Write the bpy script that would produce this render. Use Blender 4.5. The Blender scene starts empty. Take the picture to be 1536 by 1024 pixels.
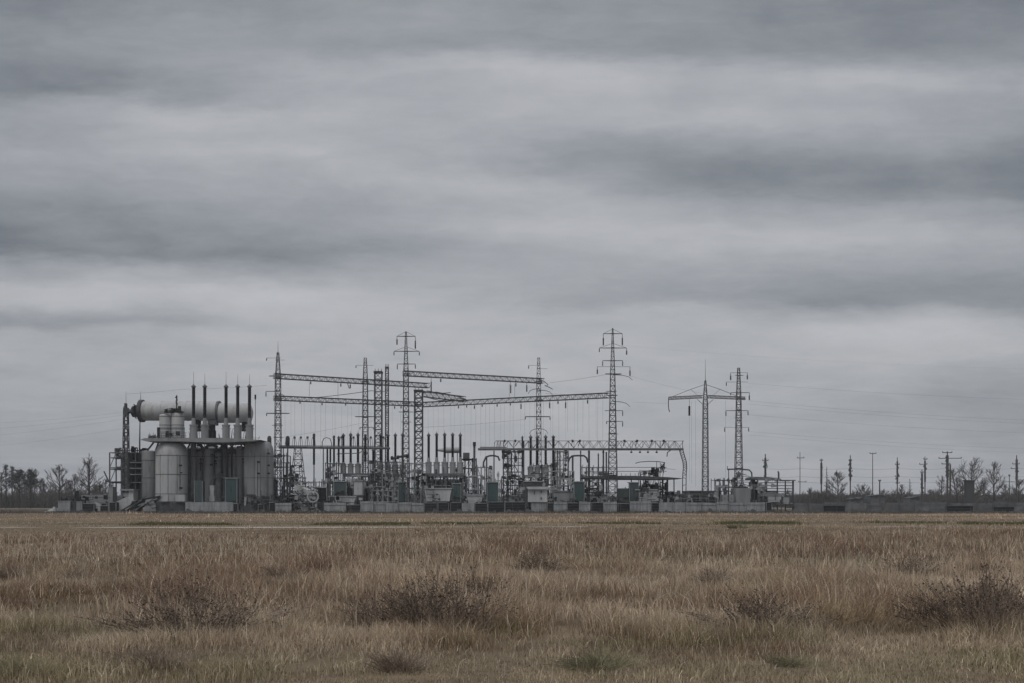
import bpy, math, random
import numpy as np
from mathutils import Vector

R = random.Random(11)
scene = bpy.context.scene
COL = scene.collection
F = 1536 * 35 / 36          # focal length in photo pixels
HZ, CH = 753.0, 1.6         # horizon row, eye height


def X(px, Y):
    return (px - 768) * Y / F


def Z(py, Y):
    return CH + (HZ - py) * Y / F


def P(px, py, Y):
    return Vector((X(px, Y), Y, Z(py, Y)))


# ------------------------------------------------------------------ mesh kit
class MB:
    def __init__(self):
        self.v, self.f, self.s = [], [], []

    def add(self, vs, fs, smooth=False):
        o = len(self.v)
        self.v += [tuple(p) for p in vs]
        self.f += [tuple(i + o for i in f) for f in fs]
        self.s += [smooth] * len(fs)
        return self

    def bar(self, a, b, r, n=4, r2=None, cap=True):
        a, b = Vector(a), Vector(b)
        d = b - a
        if d.length < 1e-5:
            return self
        d.normalize()
        up = Vector((0, 0, 1)) if abs(d.z) < .9 else Vector((0, 1, 0))
        u = d.cross(up).normalized()
        w = d.cross(u)
        r2 = r if r2 is None else r2
        vs = []
        for c, q in ((a, r), (b, r2)):
            for k in range(n):
                t = 2 * math.pi * (k + .5) / n
                vs.append(c + (u * math.cos(t) + w * math.sin(t)) * q)
        fs = [(k, (k + 1) % n, n + (k + 1) % n, n + k) for k in range(n)]
        if cap:
            fs += [tuple(range(n - 1, -1, -1)), tuple(range(n, 2 * n))]
        return self.add(vs, fs, n > 5)

    def tube(self, pts, r, n=6, r2=None):
        pts = [Vector(p) for p in pts]
        m = len(pts)
        r2 = r if r2 is None else r2
        vs = []
        for i, p in enumerate(pts):
            d = (pts[min(i + 1, m - 1)] - pts[max(i - 1, 0)]).normalized()
            up = Vector((0, 1, 0)) if abs(d.y) < .9 else Vector((0, 0, 1))
            u = d.cross(up).normalized()
            w = d.cross(u)
            q = r + (r2 - r) * i / (m - 1)
            for k in range(n):
                t = 2 * math.pi * k / n
                vs.append(p + (u * math.cos(t) + w * math.sin(t)) * q)
        fs = []
        for i in range(m - 1):
            for k in range(n):
                fs.append((i * n + k, i * n + (k + 1) % n, (i + 1) * n + (k + 1) % n, (i + 1) * n + k))
        fs += [tuple(range(n - 1, -1, -1)), tuple(range((m - 1) * n, m * n))]
        return self.add(vs, fs, n > 4)

    def box(self, x0, x1, y0, y1, z0, z1):
        vs = [(x, y, z) for z in (z0, z1) for y in (y0, y1) for x in (x0, x1)]
        return self.add(vs, [(0, 2, 3, 1), (4, 5, 7, 6), (0, 1, 5, 4), (2, 6, 7, 3), (0, 4, 6, 2), (1, 3, 7, 5)])

    def pbox(self, px0, px1, py0, py1, Y, d):
        """box whose front face fills photo columns px0..px1, rows py0..py1 at distance Y"""
        return self.box(X(px0, Y), X(px1, Y), Y, Y + d, Z(py1, Y), Z(py0, Y))

    def prism(self, pts, y0, y1):
        """outline in x,z extruded along y"""
        n = len(pts)
        vs = [(x, y0, z) for x, z in pts] + [(x, y1, z) for x, z in pts]
        return self.add(vs, [tuple(range(n)), tuple(range(2 * n - 1, n - 1, -1))] +
                        [(k, k + n, (k + 1) % n + n, (k + 1) % n) for k in range(n)])

    def lathe(self, c, prof, n=28, axis='z', caps=True):
        """prof: (radius, offset along axis)"""
        vs, fs = [], []
        for r, h in prof:
            for k in range(n):
                t = 2 * math.pi * k / n
                a, b = r * math.cos(t), r * math.sin(t)
                vs.append((c[0] + a, c[1] + b, c[2] + h) if axis == 'z' else
                          (c[0] + h, c[1] + a, c[2] + b) if axis == 'x' else (c[0] + b, c[1] + h, c[2] + a))
        m = len(prof)
        for i in range(m - 1):
            for k in range(n):
                fs.append((i * n + k, i * n + (k + 1) % n, (i + 1) * n + (k + 1) % n, (i + 1) * n + k))
        self.add(vs, fs, True)
        if not caps:
            return self
        self.add(vs[:n], [tuple(range(n - 1, -1, -1))])
        self.add(vs[-n:], [tuple(range(n))])
        return self

    def build(self, name, mat, parent=None, **tags):
        if parent is None:
            xs = [p[0] for p in self.v]; ys = [p[1] for p in self.v]
            org = Vector(((min(xs) + max(xs)) / 2, (min(ys) + max(ys)) / 2, min(p[2] for p in self.v)))
        else:
            org = wloc(parent)
        me = bpy.data.meshes.new(name)
        me.from_pydata([(p[0] - org.x, p[1] - org.y, p[2] - org.z) for p in self.v], [], self.f)
        me.polygons.foreach_set('use_smooth', self.s)
        if any(self.s):
            me.set_sharp_from_angle(angle=math.radians(38))
        me.materials.append(M[mat] if isinstance(mat, str) else mat)
        o = bpy.data.objects.new(name, me)
        COL.objects.link(o)
        if parent is None:
            o.location = org
        else:
            o.parent = parent
        for k, v in tags.items():
            o[k] = v
        return o


def wloc(o):
    p = Vector((0, 0, 0))
    while o is not None:
        p += o.location
        o = o.parent
    return p


def thing(name, loc, label, category, group=None):
    o = bpy.data.objects.new(name, None)
    COL.objects.link(o)
    o.location = loc
    o.empty_display_size = .3
    o['label'] = label
    o['category'] = category
    o['kind'] = 'thing'
    if group:
        o['group'] = group
    return o


def copy_tree(o, parent=None, loc=None, label=None):
    c = o.copy()
    COL.objects.link(c)
    if parent is not None:
        c.parent = parent
    if loc is not None:
        c.location = loc
    if label:
        c['label'] = label
    for ch in list(o.children):
        if ch.name != c.name:
            copy_tree(ch, c)
    return c


# ------------------------------------------------------------------ materials
def material(name, c1, c2, scale=2.0, rough=.7, metal=0., streak=False, dirt=None, bump=0.):
    m = bpy.data.materials.new(name)
    m.use_nodes = True
    t = m.node_tree
    b = t.nodes['Principled BSDF']
    b.inputs['Roughness'].default_value = rough
    b.inputs['Metallic'].default_value = metal
    b.inputs['Specular IOR Level'].default_value = .12
    tc = t.nodes.new('ShaderNodeTexCoord')
    mp = t.nodes.new('ShaderNodeMapping')
    mp.inputs['Scale'].default_value = (1, 1, .12) if streak else (1, 1, 1)
    t.links.new(tc.outputs['Object'], mp.inputs['Vector'])
    n = t.nodes.new('ShaderNodeTexNoise')
    n.inputs['Scale'].default_value = scale
    n.inputs['Detail'].default_value = 6
    n.inputs['Roughness'].default_value = .6
    t.links.new(mp.outputs['Vector'], n.inputs['Vector'])
    r = t.nodes.new('ShaderNodeValToRGB')
    r.color_ramp.elements[0].position = .32
    r.color_ramp.elements[1].position = .68
    r.color_ramp.elements[0].color = (*c1, 1)
    r.color_ramp.elements[1].color = (*c2, 1)
    t.links.new(n.outputs['Fac'], r.inputs['Fac'])
    out = r.outputs['Color']
    if dirt:
        n2 = t.nodes.new('ShaderNodeTexNoise')
        n2.inputs['Scale'].default_value = scale * .7
        n2.inputs['Detail'].default_value = 9
        n2.inputs['Roughness'].default_value = .72
        mp2 = t.nodes.new('ShaderNodeMapping')
        mp2.inputs['Location'].default_value = (7, 3, 1)
        mp2.inputs['Scale'].default_value = (1.6, 1.6, .3)
        t.links.new(tc.outputs['Object'], mp2.inputs['Vector'])
        t.links.new(mp2.outputs['Vector'], n2.inputs['Vector'])
        r2 = t.nodes.new('ShaderNodeValToRGB')
        r2.color_ramp.elements[0].position = .53
        r2.color_ramp.elements[1].position = .74
        r2.color_ramp.elements[0].color = (0, 0, 0, 1)
        r2.color_ramp.elements[1].color = (.8, .8, .8, 1)
        t.links.new(n2.outputs['Fac'], r2.inputs['Fac'])
        mx = t.nodes.new('ShaderNodeMix')
        mx.data_type = 'RGBA'
        t.links.new(r2.outputs['Color'], mx.inputs['Factor'])
        t.links.new(out, mx.inputs['A'])
        mx.inputs['B'].default_value = (*dirt, 1)
        out = mx.outputs['Result']
    t.links.new(out, b.inputs['Base Color'])
    if bump:
        bp = t.nodes.new('ShaderNodeBump')
        bp.inputs['Strength'].default_value = bump
        bp.inputs['Distance'].default_value = .05
        t.links.new(n.outputs['Fac'], bp.inputs['Height'])
        t.links.new(bp.outputs['Normal'], b.inputs['Normal'])
    return m


M = {}
M['tank'] = material('pale grey tank paint', (.35, .36, .365), (.43, .435, .435), .9, .6, streak=True, dirt=(.20, .175, .15))
M['tank_dull'] = material('dull grey tank paint', (.20, .21, .215), (.28, .285, .29), .9, .6, streak=True, dirt=(.09, .09, .085))
M['white'] = material('dirty white paint', (.36, .37, .375), (.50, .505, .50), 1.3, .6, streak=True, dirt=(.2, .19, .17))
M['steel'] = material('galvanised steel', (.085, .09, .095), (.14, .145, .15), 1.5, .6, dirt=(.06, .055, .05))
M['steel_dark'] = material('weathered dark steel', (.045, .048, .052), (.085, .088, .092), 1.5, .65)
M['steel_pale'] = material('pale galvanised steel', (.22, .228, .232), (.34, .345, .35), 1.2, .6, dirt=(.1, .09, .08))
M['black'] = material('glazed black porcelain', (.005, .005, .006), (.012, .012, .013), 3, .5)
M['dark'] = material('black painted metal', (.010, .011, .012), (.028, .029, .031), 2, .6)
M['green'] = material('faded green cabinet paint', (.044, .072, .070), (.060, .092, .088), 1.5, .55, streak=True, dirt=(.04, .055, .05))
M['green_dull'] = material('dull grey green paint', (.055, .075, .075), (.075, .095, .095), 1.5, .55, streak=True, dirt=(.04, .05, .05))
M['concrete'] = material('weathered concrete', (.19, .20, .21), (.34, .345, .35), 2.2, .9, streak=True, dirt=(.09, .087, .082), bump=.2)
M['concrete_dark'] = material('dark damp concrete', (.055, .058, .062), (.105, .108, .112), 1.0, .9, streak=True, dirt=(.055, .055, .053), bump=.2)
M['old_wall'] = material('old stained wall', (.075, .077, .08), (.18, .183, .186), .55, .95, dirt=(.075, .066, .058), bump=.2)
M['wire'] = material('wire', (.06, .063, .068), (.09, .093, .1), 1, .5)
M['wood'] = material('weathered wood', (.06, .055, .05), (.10, .09, .08), 2, .85)
M['bark'] = material('dark bark', (.035, .031, .028), (.065, .057, .052), 4, .9)
M['twig'] = material('bare twigs', (.045, .039, .036), (.075, .065, .06), 4, .9)
M['needle'] = material('dull pine needles', (.028, .034, .028), (.05, .055, .045), 1, .9)
M['far_wood'] = material('far bare woodland', (.06, .058, .056), (.105, .10, .095), .15, .95)
M['rust'] = material('rusty metal', (.10, .07, .055), (.17, .12, .095), 3, .8)
M['brick'] = material('dark rendered stack', (.06, .064, .062), (.085, .09, .088), .8, .9, streak=True)


# ------------------------------------------------------------------ shared shapes
def lattice(mb, cx, cy, z0, z1, w0, w1, leg, br, panels, twin=False):
    """square lattice mast between z0 and z1, widths w0 (bottom) to w1 (top)"""
    def c(t, k):
        w = (w0 + (w1 - w0) * t) / 2
        sx, sy = ((-1, -1), (1, -1), (1, 1), (-1, 1))[k % 4]
        return Vector((cx + sx * w, cy + sy * w, z0 + (z1 - z0) * t))
    for k in range(4):
        mb.bar(c(0, k), c(1, k), leg, r2=leg * .8)
    for i in range(panels):
        t0, t1 = i / panels, (i + 1) / panels
        for k in range(4):
            if (i + k) % 2 or twin:
                mb.bar(c(t0, k), c(t1, k + 1), br, 3, cap=False)
            if not (i + k) % 2 or twin:
                mb.bar(c(t0, k + 1), c(t1, k), br, 3, cap=False)
            mb.bar(c(t1, k), c(t1, k + 1), br, 3, cap=False)
    return mb


def truss(mb, a, b, w, h, chord, br, panels):
    """box girder whose centre line runs from a to b"""
    a, b = Vector(a), Vector(b)
    d = b - a
    side = Vector((0, 0, 1)).cross(d).normalized()
    up = Vector((0, 0, 1))

    def c(t, k):
        s, u = ((-1, -1), (1, -1), (1, 1), (-1, 1))[k % 4]
        return a + d * t + side * (s * w / 2) + up * (u * h / 2)
    for k in range(4):
        mb.bar(c(0, k), c(1, k), chord)
    for i in range(panels):
        t0, t1 = i / panels, (i + 1) / panels
        for k in range(4):
            mb.bar(c(t0, k + (i % 2)), c(t1, k + 1 - (i % 2)), br, 3, cap=False)
        mb.bar(c(t0, 0), c(t0, 3), br, 3, cap=False)
        mb.bar(c(t0, 1), c(t0, 2), br, 3, cap=False)
    return mb


def shed_profile(r, z0, z1, n):
    """ribbed porcelain insulator"""
    prof = [(r * .7, z0)]
    for i in range(n):
        a = z0 + (z1 - z0) * i / n
        b = z0 + (z1 - z0) * (i + 1) / n
        prof += [(r, a + (b - a) * .25), (r * .86, a + (b - a) * .55), (r * .74, b - .002)]
    prof.append((r * .7, z1))
    return prof


def bushing(px, Y, py_top, py_blk, py_neck, py_base, rb, rt, parent, rod=0, mat='steel_pale', blk='black'):
    """oil bushing: turret, neck, black insulator, cap and lead, as a part with sub-parts"""
    x = X(px, Y)
    zb, zn, zk, zt = Z(py_base, Y), Z(py_neck, Y), Z(py_blk, Y), Z(py_top, Y)
    m = MB().lathe((x, Y, 0), [(rt, zb), (rt, zb + (zn - zb) * .9), (rt * 1.12, zb + (zn - zb) * .91),
                               (rt * 1.12, zn), (rt * .6, zn + .02), (rb * .95, zk)], 16)
    m.bar((x - rt * 1.25, Y, zb + (zn - zb) * .72), (x + rt * 1.25, Y, zb + (zn - zb) * .72), .1)
    b = m.build('bushing', mat, parent)
    m = MB().lathe((x, Y, 0), shed_profile(rb, zk, zt, max(6, int((zt - zk) / .28))), 14)
    m.build('insulator', blk, b)
    m = MB().lathe((x, Y, 0), [(rb * .5, zt - .02), (rb * 1.3, zt + .06), (rb * 1.3, zt + .22), (rb * .5, zt + .45), (rb * .12, zt + .6)], 12)
    m.build('cap', 'steel', b)
    if rod:
        MB().bar((x, Y, zt + .5), (x, Y, zt + .5 + rod), .03, 5, .018).build('lead_rod', 'wire', b)
    return b


def frame(mb, px0, px1, py0, py1, Y, d, nx, ny, r=.07, diag=.4, rnd=R):
    """open steel rack: posts, rails and some diagonal braces, front and back"""
    for yy in (Y, Y + d):
        xs = [X(px0, Y) + (X(px1, Y) - X(px0, Y)) * i / nx for i in range(nx + 1)]
        zs = [Z(py1, Y) + (Z(py0, Y) - Z(py1, Y)) * j / ny for j in range(ny + 1)]
        for x in xs:
            mb.bar((x, yy, zs[0]), (x, yy, zs[-1] + rnd.uniform(0, .5)), r)
        for z in zs[1:]:
            mb.bar((xs[0], yy, z), (xs[-1], yy, z), r * .8)
        for i in range(nx):
            for j in range(ny):
                if rnd.random() < diag:
                    a, b = (xs[i], yy, zs[j]), (xs[i + 1], yy, zs[j + 1])
                    if rnd.random() < .5:
                        a, b = (xs[i + 1], yy, zs[j]), (xs[i], yy, zs[j + 1])
                    mb.bar(a, b, r * .55, 3)
    for i in range(nx + 1):
        for j in range(1, ny + 1):
            mb.bar((xs[i], Y, zs[j]), (xs[i], Y + d, zs[j]), r * .6, 3)
    return mb


def pipes(m, px0, px1, py0, py1, Y, d, n, r0=.035, r1=.085, rnd=R, start=None):
    """one connected run of orthogonal piping with flanges and little valve boxes"""
    s = Y / F
    lo, hi = Vector((X(px0, Y), Y, Z(py1, Y))), Vector((X(px1, Y), Y + d, Z(py0, Y)))
    p = Vector([rnd.uniform(lo[i], hi[i]) for i in range(3)])
    nodes = [p]
    for k in range(n):
        p = rnd.choice(nodes[-6:]) if rnd.random() < .6 else rnd.choice(nodes)
        ax = rnd.choices((0, 1, 2), (.45, .12, .43))[0]
        q = p.copy()
        q[ax] = min(hi[ax], max(lo[ax], p[ax] + rnd.choice((-1, 1)) * rnd.uniform(.12, .5) * (hi[ax] - lo[ax])))
        if rnd.random() < .18:
            q[2] = min(hi[2], max(lo[2], q[2] + rnd.uniform(-.8, .8)))
        r = rnd.uniform(r0, r1)
        m.bar(p, q, r, 5)
        t = p.lerp(q, rnd.uniform(.2, .8))
        if rnd.random() < .35:
            w = rnd.uniform(.12, .3)
            m.box(t.x - w, t.x + w, t.y - .15, t.y + .12, t.z - w, t.z + w * rnd.uniform(.6, 1.6))
        nodes.append(q)
    return m

# ------------------------------------------------------------------ lattice towers
def tower(px, Y, py_top, w_top, w_base, panels, label, arms, mast=None, leg=.07, br=.044, name='lattice_tower', cat='lattice tower', group=None, py_base=768, knee=None):
    s = Y / F
    x = X(px, Y)
    root = thing(name, (x, Y, 0), label, cat, group)
    zt = Z(py_top, Y)
    mb = MB()
    if knee:                                     # slimmer upper cage above a knee
        pk, wk, n2 = knee
        zk = Z(pk, Y)
        lattice(mb, x, Y, .3, zk, w_base * s, wk * s, leg, br, max(6, int(panels * .92)))
        lattice(mb, x, Y, zk, zt, wk * s, w_top * s, leg * .75, br * .8, n2)
    else:
        lattice(mb, x, Y, .3, zt, w_base * s, w_top * s, leg, br, panels)
    mb.build('lattice_body', 'steel_dark', root)
    h = max(w_base * s / 2, .22)
    for sx in (-1, 1):
        for sy in (-1, 1):
            MB().box(x + sx * h - .2, x + sx * h + .2, Y + sy * h - .2, Y + sy * h + .2, -.1, .35).build('footing', 'concrete_dark', root)
    if mast:
        MB().bar((x, Y, zt - .5), (x, Y, Z(mast, Y)), .05, 5, .02).build('lightning_rod', 'steel', root)
    for a in arms:
        py, l, r, style = a[:4]
        dl, dr = (a[4], a[5]) if len(a) > 5 else (0, 0)   # rows of drop at the ends
        z = Z(py, Y)
        m = MB()
        xl, xr = X(l, Y), X(r, Y)
        q = .05 if style != 'heavy' else .09
        if style in ('flat', 'heavy', 'tent'):
            for yy in (-.25, .25):
                m.bar((xl, Y + yy * .3, z), (x, Y + yy, z), q)
                m.bar((x, Y + yy, z), (xr, Y + yy * .3, z), q)
            m.bar((xl, Y, z), (xr, Y, z), q * .8)
        if style == 'tent':
            za = z + 7 * s
            for xe in (xl, xr):
                if abs(xe - x) > .5:
                    m.bar((xe, Y, z), (x, Y, za), .035)
        if style == 'droop':                     # arm that bends down to the end
            for xe in (xl, xr):
                if abs(xe - x) > .4:
                    m.tube([(x, Y, z), (x + (xe - x) * .5, Y, z - .1), (x + (xe - x) * .8, Y, z - .35), (xe, Y, z - .9)], .06, 5, .04)
        if style == 'thin':
            m.bar((xl, Y, z), (xr, Y, z), .035)
        if m.v:
            m.bar((x - .3, Y - .3, z), (x + .3, Y - .3, z), q)
            arm = m.build('crossarm', 'steel', root)
            for xe, dd in ((xl, dl), (xr, dr)):
                if dd:
                    g = MB().bar((xe, Y, z), (xe, Y, z - dd * s), .045, 5)
                    if dd > 8:
                        g.lathe((xe, Y, 0), shed_profile(.13, z - dd * s, z - dd * s * .4, 6), 8)
                    else:
                        g.lathe((xe, Y, 0), shed_profile(.09, z - dd * s * .95, z - dd * s * .2, 5), 8)
                    g.build('insulator_string', 'steel_dark', arm)
    return root


tower(417, 165, 528, 2.6, 10, 22, 'tall lattice tower directly right of the large tank transformer, two beams tied to it',
      [(536, 400, 421, 'thin', 4, 0), (539, 413, 427, 'thin'), (563, 404, 424, 'heavy'), (586, 399, 416, 'flat', 8, 0), (590, 417, 430, 'droop'),
       (597, 411, 424, 'heavy'), (619, 400, 434, 'heavy', 4, 0), (637, 408, 424, 'flat'), (655, 410, 425, 'flat')], mast=512, knee=(565, 7, 6))
tower(548, 172, 536, 3.6, 10, 20, 'flat topped lattice tower just left of the broad twin gantry columns',
      [(547, 534, 560, 'thin', 4, 0), (571, 543, 553, 'heavy'), (624, 533, 561, 'heavy'), (640, 540, 560, 'flat', 3, 3)], knee=(572, 6.5, 5))
tower(609, 163, 498, 1.6, 10, 24, 'second tallest lattice tower, box shaped brackets at its peak, between the gantry columns',
      [(505, 595.5, 623, 'tent', 11, 17), (526, 591, 629, 'tent', 6, 6), (545, 596, 623, 'flat', 8, 7), (560, 605, 616, 'heavy'),
       (604, 603, 615, 'heavy'), (617, 598, 620, 'flat'), (632, 602, 617, 'flat')], knee=(560, 7, 8))
tower(808, 172, 536, 3.6, 9, 20, 'lattice tower in the middle of the yard where a high beam ends in bent steel',
      [(547, 793, 810, 'thin', 5, 0), (552, 806, 821, 'thin'), (571, 804, 813, 'heavy'), (582, 792, 808, 'droop'), (584, 808, 829, 'droop'), (599, 803, 814, 'heavy'),
       (624, 788, 825, 'heavy', 4, 5), (642, 794, 822, 'droop')], knee=(575, 6, 5))
tower(919, 165, 493, 1.4, 15, 26, 'tallest lattice tower of all, square brackets and many arms, right of centre',
      [(501, 905, 933.5, 'tent', 16, 16), (521, 899, 940, 'tent', 6, 10), (540, 904, 934, 'flat', 8, 8), (549, 896, 945, 'thin', 11, 14),
       (560, 908, 932, 'heavy'), (561, 919, 949, 'droop'), (586, 909, 925, 'flat'), (592, 911, 926, 'heavy'), (601, 919, 945, 'droop'),
       (615, 907, 934, 'flat', 0, 8), (631, 910, 934, 'flat', 4, 8), (650, 912, 927, 'flat')], knee=(560, 6.5, 10))
t6 = tower(1058, 165, 570, 2, 9, 24, 'T shaped lattice tower with a lightning rod and one long truss arm each side',
           [], mast=538, knee=(605, 6.5, 5))
Yt = 165
m = MB()
truss(m, P(1003, 596.5, Yt), P(1054, 594, Yt), .5, .42, .055, .035, 14)
truss(m, P(1062, 594, Yt), P(1118, 596.5, Yt), .5, .42, .055, .035, 15)
for pe, pm in ((1006, 1036), (1110, 1080)):
    m.bar(P(pe, 595, Yt), P(pm, 583, Yt), .05)
    m.bar(P(pm, 583, Yt), P(1058, 575.5, Yt), .05)
    m.bar(P(pm, 583, Yt), P((pm + 1058) / 2, 592.5, Yt), .03)
    m.bar(P(1058 + (pm - 1058) * .55, 598, Yt), P(1058, 609, Yt), .05)
a6 = m.build('crossarm', 'steel', t6)
MB().tube([P(1003, 595, Yt), P(1002.6, 606, Yt), P(1003.2, 613, Yt), P(1004.5, 617, Yt)], .07, 6).build('insulator_string', 'steel_dark', a6)
g = MB().bar(P(1034, 596, Yt), P(1034, 609, Yt), .03, 5)
g.lathe((X(1034, Yt), Yt, 0), shed_profile(.19, Z(622.5, Yt), Z(608, Yt), 7), 10)
g.build('insulator_string', 'black', a6, label='thick black hanging insulator')
tower(1108, 166, 551, 3, 12, 24, 'slim lattice tower with bent square brackets standing behind the right equipment shed',
      [(558, 1096, 1121, 'thin', 11, 10), (562, 1103, 1115, 'flat'), (572, 1089.5, 1122, 'thin', 6, 0), (588, 1096, 1124, 'flat', 4, 11),
       (597, 1105, 1118, 'heavy'), (615, 1089, 1122, 'flat', 8, 7), (626, 1101, 1114, 'thin'), (640, 1087, 1123, 'thin', 7, 6)], knee=(590, 6, 5))
t0 = tower(189, 164, 612, 5.5, 9, 17, 'short dense lattice mast at the left end of the horizontal oil tank', [], mast=586, leg=.1, br=.075)
m = MB()
m.box(X(186, 164), X(192.5, 164), 163.6, 164.4, Z(622, 164), Z(611, 164))
m.box(X(187.3, 164), X(190, 164), 163.7, 164.3, Z(611, 164), Z(604, 164))
for k in range(9):
    m.bar(P(189.3, 612 + R.uniform(-6, 6), 164), P(189.3 + R.uniform(-5, 5), 612 + R.uniform(-8, 8), 164), .07, 5)
m.bar(P(189, 616, 164), P(199, 616, 164), .35, 8)
m.build('mast_head', 'steel_dark', t0)

# gantry columns: three of them, the two broad ones of heavier section
def gcol(px, Y, py, w, n, label, leg=.1, br=.05, cap=True):
    s = Y / F
    x = X(px, Y)
    root = thing('gantry_column', (x, Y, 0), label, 'gantry column', 'lattice gantry columns')
    mb = lattice(MB(), x, Y, 0, Z(py, Y), w * s, w * s, leg, br * 1.15, n)
    mb.build('lattice_body', 'steel_dark', root)
    if cap:
        c = MB()
        c.box(x - w * s * .6, x + w * s * .6, Y - w * s * .6, Y + w * s * .6, Z(py, Y) - .1, Z(py, Y) + .22)
        for k in (-.45, 0, .45):
            c.bar((x + k * w * s, Y, Z(py, Y)), (x + k * w * s, Y, Z(py, Y) + .7), .06)
        c.build('column_head', 'steel_dark', root)
    return root


gcol(567.5, 176, 558, 10.5, 22, 'broad dark lattice column with a flat head, left of the second tallest tower')
gcol(580.5, 179, 551, 4.6, 26, 'narrow dark lattice column beside the broad one, rising a little higher', .09, .05)
gcol(628, 176, 586, 11.5, 18, 'broad shorter lattice column right of the second tallest tower', .14, .07)


def beam(a, b, h, n, label, hang=(), tail=None, hangm='steel_dark'):
    """lattice gantry beam between two pixels with distances: a=(px,py,Y)"""
    pa, pb = P(*a), P(*b)
    mid = (pa + pb) / 2
    root = thing('gantry_beam', mid, label, 'gantry beam', 'lattice gantry beams')
    m = truss(MB(), pa, pb, .9, h, .068, .036, n)
    m.build('girder', 'steel_dark', root)
    for px, dl in hang:
        t = (px - a[0]) / (b[0] - a[0])
        c = pa + (pb - pa) * t
        g = MB().bar((c.x, c.y, c.z - h / 2), (c.x, c.y, c.z - h / 2 - dl), .04, 5)
        g.lathe((c.x, c.y, 0), shed_profile(.12, c.z - h / 2 - dl, c.z - h / 2 - dl * .3, 5), 8)
        g.build('insulator_string', hangm, root)
    if tail:
        m = MB()
        for q in tail:
            m.tube([P(*p) for p in q], .07, 5)
        m.build('bent_end', 'steel_dark', root)
    return root


beam((411, 563, 165), (643, 577.5, 178), .78, 46, 'upper long lattice beam from the left tower, sloping down to the right',
     [(463, .6), (507, .7), (521, .9)], [[(521, 573, 171), (523, 579, 171), (524, 582, 171)], [(636, 578, 177), (643, 581, 177), (646, 577, 178)]])
beam((411, 596, 165), (630, 605.5, 176), .72, 44, 'lower long lattice beam from the left tower to the shorter broad column',
     [(448, .4), (480, .5), (515, .4), (590, .6), (600, .5)])
beam((605, 559, 163), (815, 570.5, 172), .78, 42, 'highest lattice beam running right from the second tallest tower',
     [(645, 2.4), (659, .7), (764, 2.0), (772, .8), (789, 1.6)], [[(809, 569, 172), (816, 571, 172), (822, 576, 172), (820, 578, 172)], [(817, 577, 172), (824, 580, 172), (829, 583, 172)]])
beam((632, 606, 181), (914, 592, 165), .8, 52, 'lattice beam rising to the right towards the tallest tower',
     [(692, .6), (705, .5), (717, .8), (729, .5), (752, .6), (772, .5), (788, 1.2), (830, 1.3), (842, .6), (853, 1.4), (884, .8)])
beam((634, 590, 176), (697, 598, 180), .9, 14, 'short tangled lattice beam stub on top of the shorter broad column', [],
     [[(634, 588, 176), (655, 587, 177), (680, 592, 178), (699, 598, 180)], [(636, 594, 176), (660, 600, 178), (690, 597, 179), (700, 599, 180)], [(640, 585, 176), (660, 589, 177), (676, 588, 178)]])

# droppers hanging below the beams
for px0, px1, n, a, b, lab in ((424, 625, 26, (411, 600, 165), (630, 609, 176), 'thin vertical dropper wire below the lower left beam'),
                               (640, 910, 36, (632, 610, 181), (914, 596, 165), 'thin vertical dropper wire below the beam that rises to the tallest tower')):
    for i in range(n):
        px = px0 + (px1 - px0) * (i + R.uniform(.1, .9)) / n
        t = (px - a[0]) / (b[0] - a[0])
        Y = a[2] + (b[2] - a[2]) * t
        py = a[1] + (b[1] - a[1]) * t
        top, bot = P(px, py, Y), P(px + R.uniform(-.6, .6), R.uniform(645, 700), Y)
        MB().bar(top, bot, R.uniform(.008, .014), 3).build('dropper_wire', 'wire', None, label=lab, category='wire', group=lab.replace('thin vertical dropper wire', 'dropper wires'))
for px, py0, py1 in ((464, 572, 594), (507, 573, 596), (764, 575, 596), (772, 574, 596)):
    MB().bar(P(px, py0, 171), P(px, py1, 171), .03, 4).build('dropper_wire', 'wire', None, label='short wire between an upper and a lower lattice beam', category='wire', group='short wires between two beams')
for px in (1034, 1037, 1043, 1088):
    MB().bar(P(px, 623 if px < 1036 else 600, 165), P(px + .5, R.uniform(700, 740), 165), .012, 3).build('dropper_wire', 'wire', None, label='thin wire hanging from the T shaped tower arm', category='wire', group='wires under the T shaped tower')


def cable(pts, r, label, group='overhead wires'):
    """overhead wire through pixels with distances, with a little sag"""
    out = []
    for (a, b) in zip(pts, pts[1:]):
        pa, pb = P(*a), P(*b)
        sag = (pb - pa).length * .008
        for i in range(12):
            t = i / 12
            q = pa + (pb - pa) * t
            q.z -= sag * 4 * t * (1 - t)
            out.append(q)
    out.append(P(*pts[-1]))
    MB().tube(out, r, 4).build('overhead_wire', 'wire', None, label=label, category='wire', group=group)


for py0, py1, lab in ((574, 594, 'highest overhead wire right of the slim lattice tower'), (600, 625, 'second overhead wire right of the slim lattice tower'),
                      (605, 630, 'third overhead wire right of the slim lattice tower'), (621, 644, 'fourth overhead wire right of the slim lattice tower'),
                      (646, 667, 'fifth overhead wire right of the slim lattice tower'), (651, 673, 'lowest overhead wire right of the slim lattice tower')):
    k = (HZ - py0) / (HZ - py1)
    Y1 = 166 * k
    d = (1700 - 1122) / (1536 - 1122)
    cable([(1122, py0, 166), (1122 + (1700 - 1122), HZ - (HZ - py0) / (1 + (k - 1) * d), 166 * (1 + (k - 1) * d))], .009, lab)
for py0, py1, lab in ((617, 630, 'highest overhead wire running left from the short dense mast'), (621, 638, 'second overhead wire running left from the short dense mast'),
                      (627, 648, 'third overhead wire running left from the short dense mast'), (641, 664, 'lowest overhead wire running left from the short dense mast')):
    cable([(189, py0, 164), (-90, py1 + (py1 - py0) * .5, 190)], .008, lab)
cable([(933, 517, 165), (1536, 552, 190), (1800, 566, 205)], .005, 'faint high wire from the top of the tallest tower to the right edge')
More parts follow.
